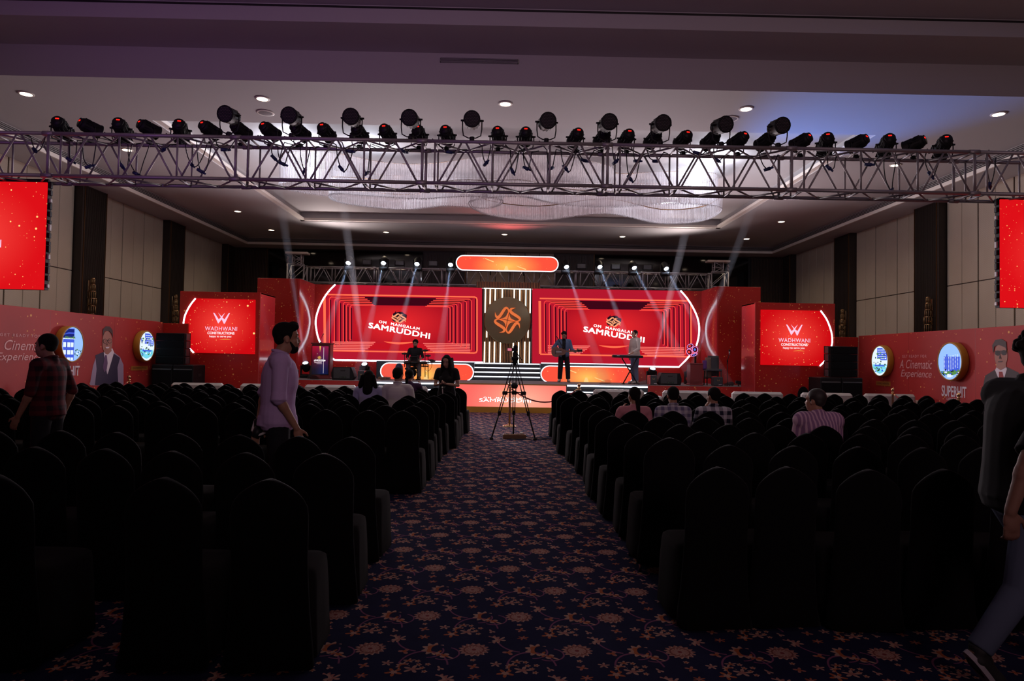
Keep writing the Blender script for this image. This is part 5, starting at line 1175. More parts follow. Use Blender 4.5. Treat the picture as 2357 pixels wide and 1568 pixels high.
# electronic drum kit
DY = 22.0; dx0 = P(955, 870, DY).x
def pxx(px, py, Y=DY): return P(px, py, Y)
t = thing('drum_kit', 'black electronic drum kit on a tube rack, before the left pill light', 'drum kit', (dx0, DY, STZ)); bk = M['blackm']
for (px, py) in ((944, 822), (962, 818)): p = pxx(px, py); part('rack_upright', MB().rc((p.x, DY, STZ), (p.x, DY, p.z), .022, n=8), bk, t); part('rack_foot', MB().rbox((p.x-.03, DY-.25, STZ), (p.x+.03, DY+.2, STZ+.04), .01), bk, t); part('rack_clamp', MB().rc((p.x, DY, STZ+.28), (p.x, DY, STZ+.38), .04, n=10), M['black'], t)
for (pa, pb, py, yy) in ((930, 985, 837, DY), (944, 962, 822, DY), (962, 986, 843, DY+.1)): a, b = pxx(pa, py), pxx(pb, py); part('rack_rail', MB().rc((a.x, yy, a.z), (b.x, yy, a.z), .02, n=8), bk, t)
for i, (px, py, r_, pt) in enumerate(((931, 813, .10, 845), (978, 806, .11, 868), (985, 818, .09, 872), (994, 829, .12, 840), (938, 833, .13, 837), (975, 834, .13, 837), (955, 833, .15, 837), (920+16, 848, .05, 850))):
    p = pxx(px, py); y = DY-.05 if i > 3 else DY+.05; part('drum_pad' if i > 3 else 'cymbal_pad', MB().lathe([(0, 0), (r_*.9, 0), (r_, .015), (r_, .035 if i > 3 else .022), (r_*.2, .05), (0, .052)], (p.x, y, p.z-.03), (.15 if i == 3 else 0, -.25, 1), 18), M['black'], t)
    q = pxx(px, pt); part('pad_stand', MB().rc((p.x, y, p.z-.03), (q.x+(0 if i < 3 else .0), y, max(q.z, STZ) if i < 3 else p.z-.16), .012, n=6), bk, t)
part('red_cable', MB().tube([pxx(993, 832), pxx(994, 842), pxx(991, 850), pxx(985, 855), pxx(980, 852)], .006, 5), M['redplain'], t)
p = pxx(947, 868); part('bass_drum_pad', MB().lathe([(.02, 0), (.13, 0), (.14, .03), (.10, .05)], (p.x, DY+.15, STZ+.22), (0, 1, 0), 16), M['black'], t); part('bass_pedal', MB().rbox((p.x-.05, DY+.15, STZ), (p.x+.05, DY+.42, STZ+.03), .01), bk, t)
p = pxx(918, 850, 22.4); t = thing('blue_floor_box', 'small dark blue object behind the drum kit, before the pill light', 'drum stool', (p.x, 22.45, STZ)); part('seat', MB().lathe([(0, 0), (.13, 0), (.14, .05), (.12, .22), (.06, .30), (0, .31)], (p.x, 22.45, STZ+.22), n=16), mat('dark_blue_cloth', (.012, .02, .07), .6), t); part('stem', MB().rc((p.x, 22.45, STZ), (p.x, 22.45, STZ+.24), .025, n=8), bk, t); part('base', MB().lathe([(0, 0), (.16, 0), (.14, .02), (0, .03)], (p.x, 22.45, STZ), n=14), bk, t)
# keyboard on X stand
KY = 21.2; a, b = P(1410, 820, KY), P(1478.5, 821, KY); kz = P(1444, 821.5, KY).z
t = thing('keyboard', 'long black electronic keyboard lying on a folding X stand', 'keyboard', ((a.x+b.x)/2, KY, kz-.03))
part('case', MB().rbox((a.x, KY-.14, kz-.03), (b.x, KY+.16, kz+.045), .012), M['black'], t); m_ = MB()
n = 52
for k in range(n): x = a.x+.03+(b.x-a.x-.06)*k/n; m_.box((x, KY+.02, kz+.045), (x+(b.x-a.x-.06)/n-.002, KY+.15, kz+.055))
part('white_keys', m_, white_p, t, kind='stuff'); part('name_strip', MB().box((a.x+.11, KY-.143, kz+.025), (a.x+.20, KY-.14, kz+.035)), white_p, t)
t = thing('keyboard_stand', 'black folding X-shaped stand under the keyboard', 'stand', ((a.x+b.x)/2, KY, STZ))
for yy, s_ in ((KY-.02, 1), (KY+.05, -1)):
    xa, xb_ = P(1434, 883, KY).x, P(1464, 883, KY).x; xt0, xt1 = P(1432, 824, KY).x, P(1466, 824, KY).x
    p0 = (xa, yy, STZ+.02) if s_ > 0 else (xb_+.06, yy, STZ+.02); p1 = (xt1, yy, kz-.045) if s_ > 0 else (xt0, yy, kz-.045); part('leg', MB().rc(p0, p1, .018, n=8), M['blackm'], t); part('foot', MB().rc((p0[0], KY-.2, STZ+.02), (p0[0], KY+.2, STZ+.02), .018, n=8), M['blackm'], t); part('support_arm', MB().rc((p1[0], KY-.14, kz-.045), (p1[0], KY+.14, kz-.045), .012, n=8), M['blackm'], t)
# ---------------------------------------------------------------- sofas in front of the stage
def sofa(px, label, first=[None]):
    Y = 16.6
    c = P(px, 885, Y)
    if first[0] is None:
        t = thing('sofa', label, 'sofa'); w_ = .64; m_ = M['white_up']
        part('base', MB().rbox((-w_, .05, .10), (w_, .80, .40), .04), m_, t); part('backrest', MB().rbox((-w_+.02, -.04, .30), (w_-.02, .16, .85), .055), m_, t)
        for s_ in (-1, 1): part('armrest', MB().rbox((s_*(w_+.06)-.10, 0, .10), (s_*(w_+.06)+.10, .80, .70), .05), m_, t)
        for k in (-1, 1): part('seat_cushion', MB().rbox((k*.31-.30, .16, .38), (k*.31+.30, .82, .52), .04), m_, t)
        for (x, y) in ((-w_, .1), (w_, .1), (-w_, .72), (w_, .72)): part('leg', MB().rc((x, y, 0), (x, y, .11), .02, .03, 8), M['chrome'], t)
        first[0] = t
    else: t = copy_tree(first[0]); t['label'] = label
    t.location = (c.x, Y, 0); t['group'] = 'white sofas before the stage'; return t
for i, px in enumerate((453, 612, 760, 925)): sofa(px, f'low white leather sofa seen from behind, left of the aisle, {ordn(4-i)} from the aisle')
for i, px in enumerate((1425, 1585, 1745, 1905, 2050)): sofa(px, f'low white leather sofa seen from behind, right of the aisle, {ordn(i+1)} from the aisle')
# ---------------------------------------------------------------- brass stanchions and ropes
def stanchion(x, y, label):
    t = thing('stanchion', label, 'stanchion', (x, y, 0), 'brass rope posts')
    part('base', MB().lathe([(0, 0), (.16, 0), (.165, .012), (.13, .03), (.05, .05), (.03, .07), (0, .07)], (x, y, 0), n=24), M['brass'], t)
    part('post', MB().lathe([(.026, .05), (.024, .88), (.034, .89), (.034, .91), (.022, .92)], (x, y, 0), n=16), M['brass'], t)
    part('finial', MB().ell((x, y, .965), (.042, .042, .045)), M['brass'], t); part('rope_ring', MB().tube([(x+.042*math.cos(k*.524), y+.042*math.sin(k*.524), .86) for k in range(12)], .007, 6, True), M['brass'], t)
def rope(p, q, label, sag=.28):
    p = Vector(p); q = Vector(q); pts = [p.lerp(q, k/14)-Vector((0, 0, sag*4*(k/14)*(1-k/14))) for k in range(15)]; t = part('barrier_rope', MB().tube(pts, .016, 8), M['redplain']); OFF[t.name] = (0,0,0); tag(t, label, 'rope', 'red ropes between brass posts')
    for e, d in ((0, 1), (-1, -1)): a = pts[e]; b = pts[e+d] if e == 0 else pts[-2]; part('brass_hook', MB().rc(a, a.lerp(b, .5), .02, .016, 8), M['brass'], t)
s0 = PZ(1172.5, 982, 0); sx1, sy1 = P(1333, 884, 16.1).x, 16.1
stanchion(s0.x, s0.y, 'brass rope post in the middle of the aisle, behind the camera tripod'); stanchion(sx1, sy1, 'brass rope post at the front of the right seats, before the steps')
rope((s0.x+.045, s0.y, .86), (sx1-.045, sy1, .86), 'dark red rope sagging from the aisle post to the right', .30)
sl = []
for (px, X, lab) in ((297, -9.0, 'brass rope post at the left wall, below the printed man'), (150, -9.0, 'brass rope post at the left wall, behind the man in the checked shirt'), (2055, 9.4, 'brass rope post at the right wall, left of the slogan'), (2207, 9.4, 'brass rope post at the right wall, below the printed word')):
    p = PX(px, 880, X); stanchion(X, p.y, lab); sl.append((X, p.y))
rope((-9.0, sl[0][1]-.045, .86), (-9.0, sl[1][1]+.045, .86), 'dark red rope along the left wall'); rope((9.4, sl[2][1]-.045, .86), (9.4, sl[3][1]+.045, .86), 'dark red rope along the right wall')
# ---------------------------------------------------------------- video camera on tripod
TYY = 12.95; c0 = P(1184, 900, TYY).x
t = thing('camera_tripod', 'tall black double-tube video tripod standing in the aisle', 'tripod', (c0, TYY, 0)); bk = M['black']
zap = P(1184, 826, TYY).z
f1, f2, f3 = PZ(1131, 1013, 0), PZ(1231.5, 1014, 0), Vector((c0, TYY+.42, 0))
for i, f in enumerate((f1, f2, f3)):
    topv = Vector((c0, TYY, zap)); mid = topv.lerp(f, .42); low = topv.lerp(f, .66); sd = Vector((.028, 0, 0)) if i < 2 else Vector((.03, 0, 0))
    leg = part('leg', MB().rc(topv+sd, mid+sd, .009, n=6).rc(topv-sd, mid-sd, .009, n=6), bk, t); part('leg_clamp', MB().rbox((mid.x-.05, mid.y-.03, mid.z-.035), (mid.x+.05, mid.y+.03, mid.z+.035), .01), bk, leg)
    part('lower_tubes', MB().rc(mid+sd*.7, low+sd*.7, .009, n=6).rc(mid-sd*.7, low-sd*.7, .009, n=6), bk, leg); part('leg_tip', MB().rc(low, f+Vector((0, 0, .03)), .016, .014, 8), bk, leg); part('foot', MB().rbox((f.x-.035, f.y-.03, 0), (f.x+.035, f.y+.03, .05), .01), bk, leg); part('leg_clamp', MB().rbox((low.x-.03, low.y-.025, low.z-.06), (low.x+.03, low.y+.025, low.z+.03), .01), bk, leg)
    part('spreader_arm', MB().rc(mid, (c0, TYY, mid.z+.03), .012, n=6), bk, t)
part('spreader_hub', MB().lathe([(0, -.06), (.05, -.05), (.07, 0), (.05, .05), (0, .06)], (c0, TYY, P(1184, 888, TYY).z), n=14), bk, t)
part('bowl', MB().lathe([(.03, -.12), (.05, -.04), (.075, 0), (.075, .03), (.05, .04)], (c0, TYY, zap), n=16), bk, t)
hd = part('fluid_head', MB().rbox((c0-.045, TYY-.05, zap+.03), (c0+.05, TYY+.05, zap+.13), .015), bk, t); part('pan_handle', MB().rc((c0+.04, TYY, zap+.1), (c0+.12, TYY-.35, zap-.02), .009, n=6), bk, hd)
t = thing('video_camera', 'small black video camera with a flip-out screen, mounted on the aisle tripod', 'camera', (c0, TYY, zap+.13)); zc = zap+.13
part('body', MB().rbox((c0-.035, TYY-.12, zc), (c0+.045, TYY+.12, zc+.12), .015), bk, t); part('lens_barrel', MB().rc((c0, TYY+.1, zc+.06), (c0, TYY+.24, zc+.06), .035, .04, 14), bk, t); part('top_handle', MB().tube([(c0, TYY-.08, zc+.11), (c0, TYY-.07, zc+.17), (c0, TYY+.07, zc+.17), (c0, TYY+.08, zc+.11)], .01, 6), bk, t); part('viewfinder', MB().rbox((c0-.01, TYY-.18, zc+.08), (c0+.035, TYY-.1, zc+.13), .008), bk, t)
sx = P(1174, 800, TYY); fs = part('flip_screen', MB().rbox((sx.x-.055, TYY-.04, zc+.01), (c0-.03, TYY-.03, zc+.075), .004), bk, t); part('screen_picture', MB().box((sx.x-.047, TYY-.044, zc+.018), (sx.x+.032, TYY-.04, zc+.067)), emat('camera_picture', (225, 120, 140), .9), fs)
part('microphone', MB().rc((c0+.02, TYY-.02, zc+.2), (c0+.02, TYY+.12, zc+.2), .015, n=8, rnd=True), bk, t)
p = PZ(1187, 1010, 0); t = thing('extension_board', 'wooden power extension board lying under the tripod', 'extension board', (p.x, p.y, 0))
part('board', MB().rbox((p.x-.25, p.y-.08, 0), (p.x+.2, p.y+.10, .09), .01), mat('board_wood', (.16, .07, .03), .6), t)
for k in range(4): part('socket', MB().rc((p.x-.16+k*.1, p.y, .09), (p.x-.16+k*.1, p.y, .097), .03, n=10), M['black'], t)
part('adapter', MB().rbox((p.x+.08, p.y-.04, .09), (p.x+.14, p.y+.02, .13), .01), M['lip'], t)
t = part('power_cable', MB().tube([(p.x-.1, p.y-.1, .01), (p.x-.02, p.y-.2, .01), (p.x+.1, p.y-.12, .01), (p.x+.3, p.y-.05, .01), (p.x+.5, p.y-.12, .01), (p.x+.75, p.y-.02, .01), (p.x+.6, p.y+.12, .01), (p.x+.3, p.y+.08, .015), (p.x+.18, p.y+.02, .05)], .008, 6), cab); OFF[t.name] = (0,0,0); tag(t, 'black power cable winding over the carpet under the tripod', 'cable')
# ---------------------------------------------------------------- covered banquet chairs
def chair_meshes():
    prof = [(.02, .225), (.10, .215), (.25, .200), (.42, .190), (.55, .186), (.68, .188), (.76, .190), (.81, .184), (.845, .168), (.875, .142), (.90, .110), (.922, .074), (.938, .038), (.945, .012)]
    rr = []; rnd = random.Random(3)
    for j, (z, w_) in enumerate(prof):
        yb = -.015-.075*(z/.945)**1.5; t_ = .035 if z > .5 else .035+.03*(.5-z)/.5; ring = []
        if z < .06: yb -= .02
        for i in range(18):
            a = 2*math.pi*i/18; cx_, sy_ = math.cos(a), math.sin(a)
            wr = .0035*math.sin(z*60+cx_*4)*(1 if .5 < z < .9 else .3)
            ring.append(Vector((w_*math.copysign(abs(cx_)**.55, cx_), yb+.03+t_*math.copysign(abs(sy_)**.8, sy_)+wr, z+.006*math.sin(a*4)*(j == 0))))
        rr.append(ring)
    back = MB().rings(rr)
    seat = MB(); rr = []
    for (z, g, yo) in ((.03, .012, 0), (.15, .006, 0), (.30, 0, 0), (.42, -.006, 0), (.455, -.012, 0), (.468, -.030, 0), (.472, -.10, 0)):
        ring = []
        for i in range(24):
            a = 2*math.pi*i/24; cx_, sy_ = math.cos(a), math.sin(a); ring.append(Vector(((.215+g)*math.copysign(abs(cx_)**.35, cx_)+.004*math.sin(a*9)*(z < .4), .245+(.215+g)*math.copysign(abs(sy_)**.35, sy_), z)))
        rr.append(ring)
    seat.rings(rr); return back, seat
bmb, smb = chair_meshes(); bme = bmb.mesh('backrest_cover', M['chairback']); fixn(bme); sme = smb.mesh('seat_cover', M['chairseat']); fixn(sme)
both = MB(); both.add(bmb.v, bmb.f, True); both.cm = 1; both.add(smb.v, smb.f, True); bothm = both.mesh('banquet_chair', [M['chairback'], M['chairseat']]); fixn(bothm)
legm = MB().rc((0, 0, 0), (0, 0, .10), .011, n=8).mesh('leg', M['chrome'])
legl = MB().rc((0, 0, 0), (0, 0, .14), .012, n=8).mesh('leg', M['chrome'])
LROW = [3.41, 4.29, 5.19, 7.79, 8.62, 9.38, 10.15, 10.95, 11.70, 12.45, 13.25, 14.05]
RROW = [4.02, 5.02, 5.92, 6.67, 7.52, 8.42, 9.22, 10.12, 11.15, 12.35, 13.6]
over = {('left', 0): [-1.135, -1.645, -2.46], ('left', 1): [-1.11, -1.585, -2.05, -2.49, -2.96, -3.43], ('right', 0): [1.25, 1.67, 2.13, 2.60, 3.07]}
CH = []
random.seed(11)
def chair(x, y, rz, label, grp, near, up=0):
    if near:
        t = thing('banquet_chair', label, 'chair', (0,0,0), grp)
        for nm, me in (('backrest_cover', bme), ('seat_cover', sme)): o = bpy.data.objects.new(nm, me); C.objects.link(o); o.parent = t; o.location.z = up
        for (lx, ly) in ((-.19, .03), (.19, .03), (-.185, .43), (.185, .43)): o = bpy.data.objects.new('leg', legl if up else legm); C.objects.link(o); o.parent = t; o.location = (lx, ly, 0)
    else:
        t = bpy.data.objects.new('banquet_chair', bothm); C.objects.link(t); tag(t, label, 'chair', grp)
    t.location = (x, y, 0); t.rotation_euler = (0, 0, rz); CH.append(t)
def rowname(i): return ['rearmost row', 'second row from the rear', 'third row from the rear', 'fourth row from the rear', 'fifth row from the rear', 'sixth row from the rear', 'seventh row from the rear', 'eighth row from the rear', 'ninth row from the rear', 'tenth row from the rear', 'eleventh row from the rear', 'twelfth row from the rear', 'front row'][i]
for side, rows, sg, lim in (('left', LROW, -1, 8.5), ('right', RROW, 1, 8.95)):
    for i, y in enumerate(rows):
        x = 1.11 if side == 'left' else 1.22
        if side == 'left' and i > 7: x = 1.02
        if side == 'left' and i == 11: x = .93
        if side == 'right' and i > 7: x = 1.13
        xs_ = over.get((side, i)); k = 0; frame_lim = min(lim, (1195 if side == 'left' else 1230)*y/1571+.15)
        roff = random.uniform(-.11, .11)
        while True:
            if xs_: 
                if k >= len(xs_): break
                xx = xs_[k]
            else:
                xx = sg*(x+(roff if k else 0)+k*.476)
                if abs(xx) > frame_lim: break
            k += 1; xx += random.uniform(-.025, .025) if not xs_ else 0
            rn = rowname(i) if i < len(rows)-1 else 'front row'
            up = .05 if (side == 'right' and i == 1 and k == 1) else 0
            chair(xx, y+random.uniform(-.03, .03)+(.02*k if i else 0), random.uniform(-.07, .07), f'black covered chair, {side} block, {rn}, {ordn(k)} from the aisle' if rn != 'front row' else f'black covered chair, {side} block, row nearest the stage, {ordn(k)} from the aisle', f'black covered banquet chairs, {side} block', y < 7.2, up)
print('CHAIRS', len(CH))
p = P(1850, 890, 16.0); Yc = 17.9; xx = P(1849, 890, Yc).x
t = thing('round_backed_chair', 'dark round-backed chair before the right speaker stack', 'chair', (xx, Yc, 0)); part('backrest', MB().ell((xx, Yc, .72), (.155, .04, .24), n=18, m=11), M['chairback'], t); part('seat', MB().lathe([(0, .42), (.21, .42), (.23, .46), (.21, .50), (0, .50)], (xx, Yc+.22, 0), n=18), M['chairback'], t)
for (a, b) in ((-.16, .08), (.16, .08), (-.16, .38), (.16, .38)): part('leg', MB().rc((xx+a, Yc+b, 0), (xx+a, Yc+b, .44), .014, n=8), M['blackm'], t)
# ---------------------------------------------------------------- people
TMP = bpy.data.scenes.new('tmp_build')
def remeshed(mb, name, mats, vox, smooth=2):
    me = mb.mesh(name, mats); fixn(me); o = bpy.data.objects.new(name, me); TMP.collection.objects.link(o)
    r = o.modifiers.new('r', 'REMESH'); r.mode = 'VOXEL'; r.voxel_size = vox; r.use_smooth_shade = True
    s = o.modifiers.new('s', 'SMOOTH'); s.factor = .5; s.iterations = smooth
    with bpy.context.temp_override(scene=TMP, view_layer=TMP.view_layers[0]):
        dg = bpy.context.evaluated_depsgraph_get(); dg.update(); out = bpy.data.meshes.new_from_object(o.evaluated_get(dg))
    bpy.data.objects.remove(o); out.name = name
    if not len(out.materials):
        for m in (mats if isinstance(mats, list) else [mats]): out.materials.append(m)
    return out
def cloth(name, c1, c2=None, kind=None, sc=24.0, rough=.85):
    m = mat(name, c1, rough, spec=.2)
    if kind:
        nt = m.node_tree; E.nt = nt; b = nt.nodes['Principled BSDF']; co, x, y, z = objxyz(nt)
        h = x if kind != 'stripe' else E.op('ADD', x, E.op('MULTIPLY', y, .15))
        if kind == 'stripe': k = E.op('SINE', h*sc*6.28).gt(.25)
        else:
            a = E.op('SINE', h*sc*6.28).gt(0); c = E.op('SINE', z*sc*6.28).gt(0); k = (a+c)*.5
        nt.links.new(mixc(nt, k, c1, c2), b.inputs['Base Color'])
    return m
SKIN = mat('skin', (.34, .17, .11), .55, spec=.3); SKIN2 = mat('skin_light', (.42, .24, .17), .55, spec=.3)
HAIR = mat('black_hair', (.008, .006, .006), .85, spec=.12)
def hand(m, wr, d, n, side, curl=.5, k=1.0):
    wr = Vector(wr); d = Vector(d).normalized(); n = Vector(n); n = (n-d*n.dot(d)).normalized(); a = d.cross(n).normalized()*side
    m.ell(wr+d*.045*k, (.038*k, .017*k, .052*k), d, n, 12, 7)
    for i, (off, L) in enumerate(((-.028, .060), (-.010, .075), (.010, .080), (.028, .072))):
        p = wr+d*.085*k-a*off*k*-1; c1 = curl*.7; d1 = (d*math.cos(c1)+n*math.sin(c1)); d2 = (d*math.cos(c1+curl)+n*math.sin(c1+curl)); d3 = (d*math.cos(c1+curl*1.9)+n*math.sin(c1+curl*1.9)); L *= k
        q = p+d1*L*.45; r_ = q+d2*L*.32; s_ = r_+d3*L*.25
        m.rc(p-d*.015*k, q, .0100*k, .0092*k, 8, rnd=True).rc(q, r_, .0092*k, .0085*k, 8, rnd=True).rc(r_, s_, .0085*k, .0075*k, 8, rnd=True)
    p = wr+d*.025*k+a*.030*k; q = p+(d*.7+a*.65+n*.3).normalized()*.045*k; m.rc(p, q, .0125*k, .0105*k, 8, rnd=True).rc(q, q+(d*.9+a*.2+n*.35).normalized()*.032*k, .0105*k, .0085*k, 8, rnd=True)
STAND = dict(pel=(0,0,.95), wai=(0,.0,1.08), che=(0,.01,1.27), nec=(0,-.01,1.46), hed=(0,.02,1.60),
    shL=(-.185,0,1.405), shR=(.185,0,1.405), elL=(-.23,-.03,1.13), elR=(.23,-.03,1.13), wrL=(-.235,.05,.88), wrR=(.235,.05,.88),
    hiL=(-.09,0,.91), hiR=(.09,0,.91), knL=(-.10,.02,.50), knR=(.10,.02,.50), anL=(-.10,-.02,.09), anR=(.10,-.02,.09), toL=(-.11,.15,.04), toR=(.11,.15,.04))
SIT = dict(pel=(0,0,.52), wai=(0,-.01,.66), che=(0,-.0,.86), nec=(0,-.0,1.05), hed=(0,.03,1.19),
    shL=(-.19,0,.99), shR=(.19,0,.99), elL=(-.23,.05,.72), elR=(.23,.05,.72), wrL=(-.14,.28,.66), wrR=(.14,.28,.66),
    hiL=(-.09,.02,.50), hiR=(.09,.02,.50), knL=(-.12,.44,.50), knR=(.12,.44,.50), anL=(-.12,.44,.10), anR=(.12,.44,.10), toL=(-.12,.60,.04), toR=(.12,.60,.04))
def person(label, loc, yaw, sc, base, J={}, o={}, vox=.011):
    P_ = {k: Vector(v) for k, v in dict(base, **J).items()}; fem = o.get('fem', 0); skin = o.get('skin', SKIN)
    hd = P_['hed']; f = Vector((math.sin(-o.get('turn', 0)), math.cos(o.get('turn', 0)), 0)); tilt = o.get('nod', 0); fw = (f*math.cos(tilt)-Vector((0,0,1))*math.sin(tilt)).normalized(); up = (Vector((0,0,1))*math.cos(tilt)+f*math.sin(tilt)).normalized(); rt = fw.cross(up)
    tw = .92 if fem else 1.0
    b = MB()
    def H(u, v, w_): return hd+rt*u+fw*v+up*w_
    b.ell(H(0, -.012, .035), (.076, .096, .092), up, fw, 20, 13); b.ell(H(0, .022, -.035), (.060, .070, .085), up, fw, 16, 11); b.ell(H(0, .045, -.078), (.038, .038, .032), up, fw, 12, 8)
    b.rc(H(0, .084, .012), H(0, .100, -.022), .008, .010, 8, rnd=True); b.ell(H(0, .092, -.026), (.017, .012, .009), up, fw, 10, 6)
    b.ell(H(0, .085, -.055), (.024, .012, .009), up, fw, 10, 6); b.rc(H(-.045, .074, .030), H(.045, .074, .030), .010, n=8, rnd=True)
    for s_ in (-1, 1):
        b.ell(H(s_*.076, -.008, -.008), (.010, .020, .033), (up+fw*-.15).normalized(), fw, 10, 8); b.ell(H(s_*.040, .060, -.022), (.020, .020, .020), up, fw, 8, 6)
    b.rc(P_['nec'], H(0, -.015, -.05), .056*tw, .052*tw, 14, rnd=True)
    pel, wai, che = P_['pel'], P_['wai'], P_['che']; across = (P_['shR']-P_['shL']).normalized(); tup = (P_['nec']-pel).normalized(); tf = tup.cross(across); hipx = (P_['hiR']-P_['hiL']).normalized()
    def torso(m, g):
        be = o.get('belly', 0); K = [(pel-tup*.115, .06, .05), (pel-tup*.09, .135, .09), (pel-tup*.03, .163, .112), (pel+tup*.04, .160, .110), (wai-tup*.02, .140+be*.5, .100+be), (wai+tup*.07, .142+be*.4, .104+be*.8), (che-tup*.05, .156, .113), (che+tup*.03, .166, .112), (che+tup*.09, .170, .098), (che+tup*.135, .150, .080), (che+tup*.165, .09, .06)]
        rr = []; N = len(K)
        for j, (c_, rx, ry) in enumerate(K):
            u = j/(N-1); ax = (hipx*(1-u)+across*u).normalized(); fy = tup.cross(ax); q = tw if j > 4 else (1.04 if fem else 1.0); e = g if 0 < j < N-1 else g*.5
            rr.append([c_+ax*((rx*q+e)*math.cos(t*math.pi/11))+fy*((ry+e)*math.sin(t*math.pi/11)) for t in range(22)])
        m.rings(rr)
        m.rc(P_['shL']+across*.02, P_['shR']-across*.02, .058+g*.8, n=14, rnd=True); m.rc(che+tup*.12, P_['nec']-tup*.01, .085+g, .060+g*.5, 14, rnd=True)
        if fem:
            for s_ in (-1, 1): m.ell(che+across*s_*.07+tf*.085-tup*.02, (.06+g*.5, .05+g*.5, .06), tup, tf, 12, 8)
    torso(b, 0)
    for s_, S in ((-1, 'L'), (1, 'R')):
        sh, el, wr = P_['sh'+S], P_['el'+S], P_['wr'+S]; a = 1.0 if not fem else .86
        b.rc(sh, el, .050*a, .039*a, 12, rnd=True).rc(el, wr, .039*a, .026*a, 12, rnd=True); b.ell(el.lerp(wr, .25), (.042*a, .042*a, .07), wr-el, (0, 1, .1), 10, 7)
        d = (wr-el).normalized(); hn = Vector(o.get('palm'+S, (-s_*.9, .2, -.1))); hdv = Vector(o['hand'+S]) if 'hand'+S in o else d
        hand(b, wr, hdv, hn, -s_ if 'flip'+S in o else s_, o.get('curl', .45), 1.0 if not fem else .9)
        hi, kn, an, to = P_['hi'+S], P_['kn'+S], P_['an'+S], P_['to'+S]
        b.rc(hi, kn, .082, .055, 14, rnd=True).rc(kn, an, .053, .036, 12, rnd=True); b.ell(kn.lerp(an, .28)-Vector((0, .012, 0)), (.05, .055, .12), kn-an, (0, 1, .1), 12, 8); b.rc(an-Vector((0, 0, .03)), to, .036, .028, 10, rnd=True)
    root_loc = Vector(loc); Rm = Matrix.Rotation(yaw, 4, 'Z'); T = thing('person', label, 'person', tuple(root_loc)); T.rotation_euler = (0, 0, yaw); T.scale = (sc, sc, sc)
    def put(nm, me): ob = bpy.data.objects.new(nm, me); C.objects.link(ob); ob.parent = T; return ob
    body = put('body', remeshed(b, 'body', skin, vox))
    # eyes, brows
    if o.get('face', 1):
        for s_ in (-1, 1):
            e = put('eye', MB().ell(H(s_*.031, .076, .008), (.012, .008, .0065), up, fw, 10, 7).mesh('eye', mat('eye_white', (.45, .42, .4), .3) if 'eye_white' not in bpy.data.materials else bpy.data.materials['eye_white'])); 
            pu = bpy.data.objects.new('pupil', MB().ell(H(s_*.031, .085, .008), (.006, .003, .006), up, fw, 8, 5).mesh('pupil', HAIR)); C.objects.link(pu); pu.parent = e
            put('eyebrow', MB().rc(H(s_*.015, .086, .033), H(s_*.048, .072, .034), .005, n=6, rnd=True).mesh('eyebrow', HAIR))
        put('mouth', MB().rc(H(-.020, .094, -.055), H(.020, .094, -.055), .0045, n=6, rnd=True).mesh('mouth', mat('lips', (.22, .07, .06), .5) if 'lips' not in bpy.data.materials else bpy.data.materials['lips']))
    # hair
    hr = o.get('hair', 'short'); m = MB()
    if hr != 'none':
        m.ell(H(0, -.024, .048), (.083, .097, .092), up, fw, 22, 13); m.ell(H(0, -.052, .005), (.072, .056, .062), up, fw, 16, 10)
        rnd = random.Random(len(label))
        if hr in ('short', 'tuft'):
            for s_ in (-1, 1): m.rc(H(s_*.072, .020, .045), H(s_*.073, .018, .0), .010, .006, 8, rnd=True)
        if hr == 'tuft':
            for k in range(5): m.ell(H(-.045+.022*k, .045, .105+.012*math.sin(k)), (.026, .045, .03), up, fw, 10, 7)
        if hr == 'curly':
            for k in range(60):
                a, c = rnd.uniform(0, 6.28), rnd.uniform(.0, 1.4); m.ell(H(.088*math.cos(a)*math.cos(c), -.03+.10*math.sin(a)*math.cos(c) if math.sin(a) < .6 or c > .7 else -.0, .05+.10*math.sin(c)), (.024, .024, .022), up, fw, 8, 6)
        if hr == 'long':
            for s_ in (-1, 1):
                for k in range(5): m.rc(H(s_*(.070+.006*k), .035-.03*k, .04), Vector((hd.x, hd.y, hd.z))+rt*s_*(.10+.018*k*(1-.15*k))+fw*(.03-.035*k)-Vector((0, 0, o.get('hl', .36)-.02*k)), .026, .034, 10, rnd=True)
            m.rc(H(0, -.07, .0), H(0, -.11, -o.get('hl', .36)), .07, .085, 12, rnd=True)
        if hr == 'tail': m.ell(H(0, -.105, .0), (.032, .03, .035), up, fw, 12, 8); m.rc(H(0, -.115, -.01), hd-fw*.15-Vector((0, 0, o.get('hl', .34))), .032, .024, 10, rnd=True)
        put('hair', remeshed(m, 'hair', o.get('hairm', HAIR), vox*.9, 1))
    if o.get('beard'):
        m = MB(); m.ell(H(0, .046, -.082), (.046, .048, .042), up, fw, 14, 9)
        for s_ in (-1, 1): m.rc(H(s_*.064, .020, -.03), H(s_*.040, .050, -.078), .008, .018, 8, rnd=True)
        m.rc(H(-.028, .090, -.041), H(.028, .090, -.041), .007, n=6, rnd=True); put('beard', remeshed(m, 'beard', HAIR, vox*.8, 1))
    if o.get('glasses'):
        m = MB()
        for s_ in (-1, 1): m.tube([H(s_*.033+.021*math.cos(k*.524), .096, .008+.017*math.sin(k*.524)) for k in range(12)], .0025, 5, True).rc(H(s_*.056, .092, .012), H(s_*.080, .0, .01), .002, n=5)
        put('spectacles', m.mesh('spectacles', M['black']))
    # shirt
    g = .016; m = MB(); torso(m, g+o.get('loose', 0)); sl = o.get('sleeve', 1.0)
    hem = o.get('hem', .0)
    if hem: m.rc(pel+Vector((0, 0, .02)), pel-Vector((0, 0, hem)), .155, .165, 18)
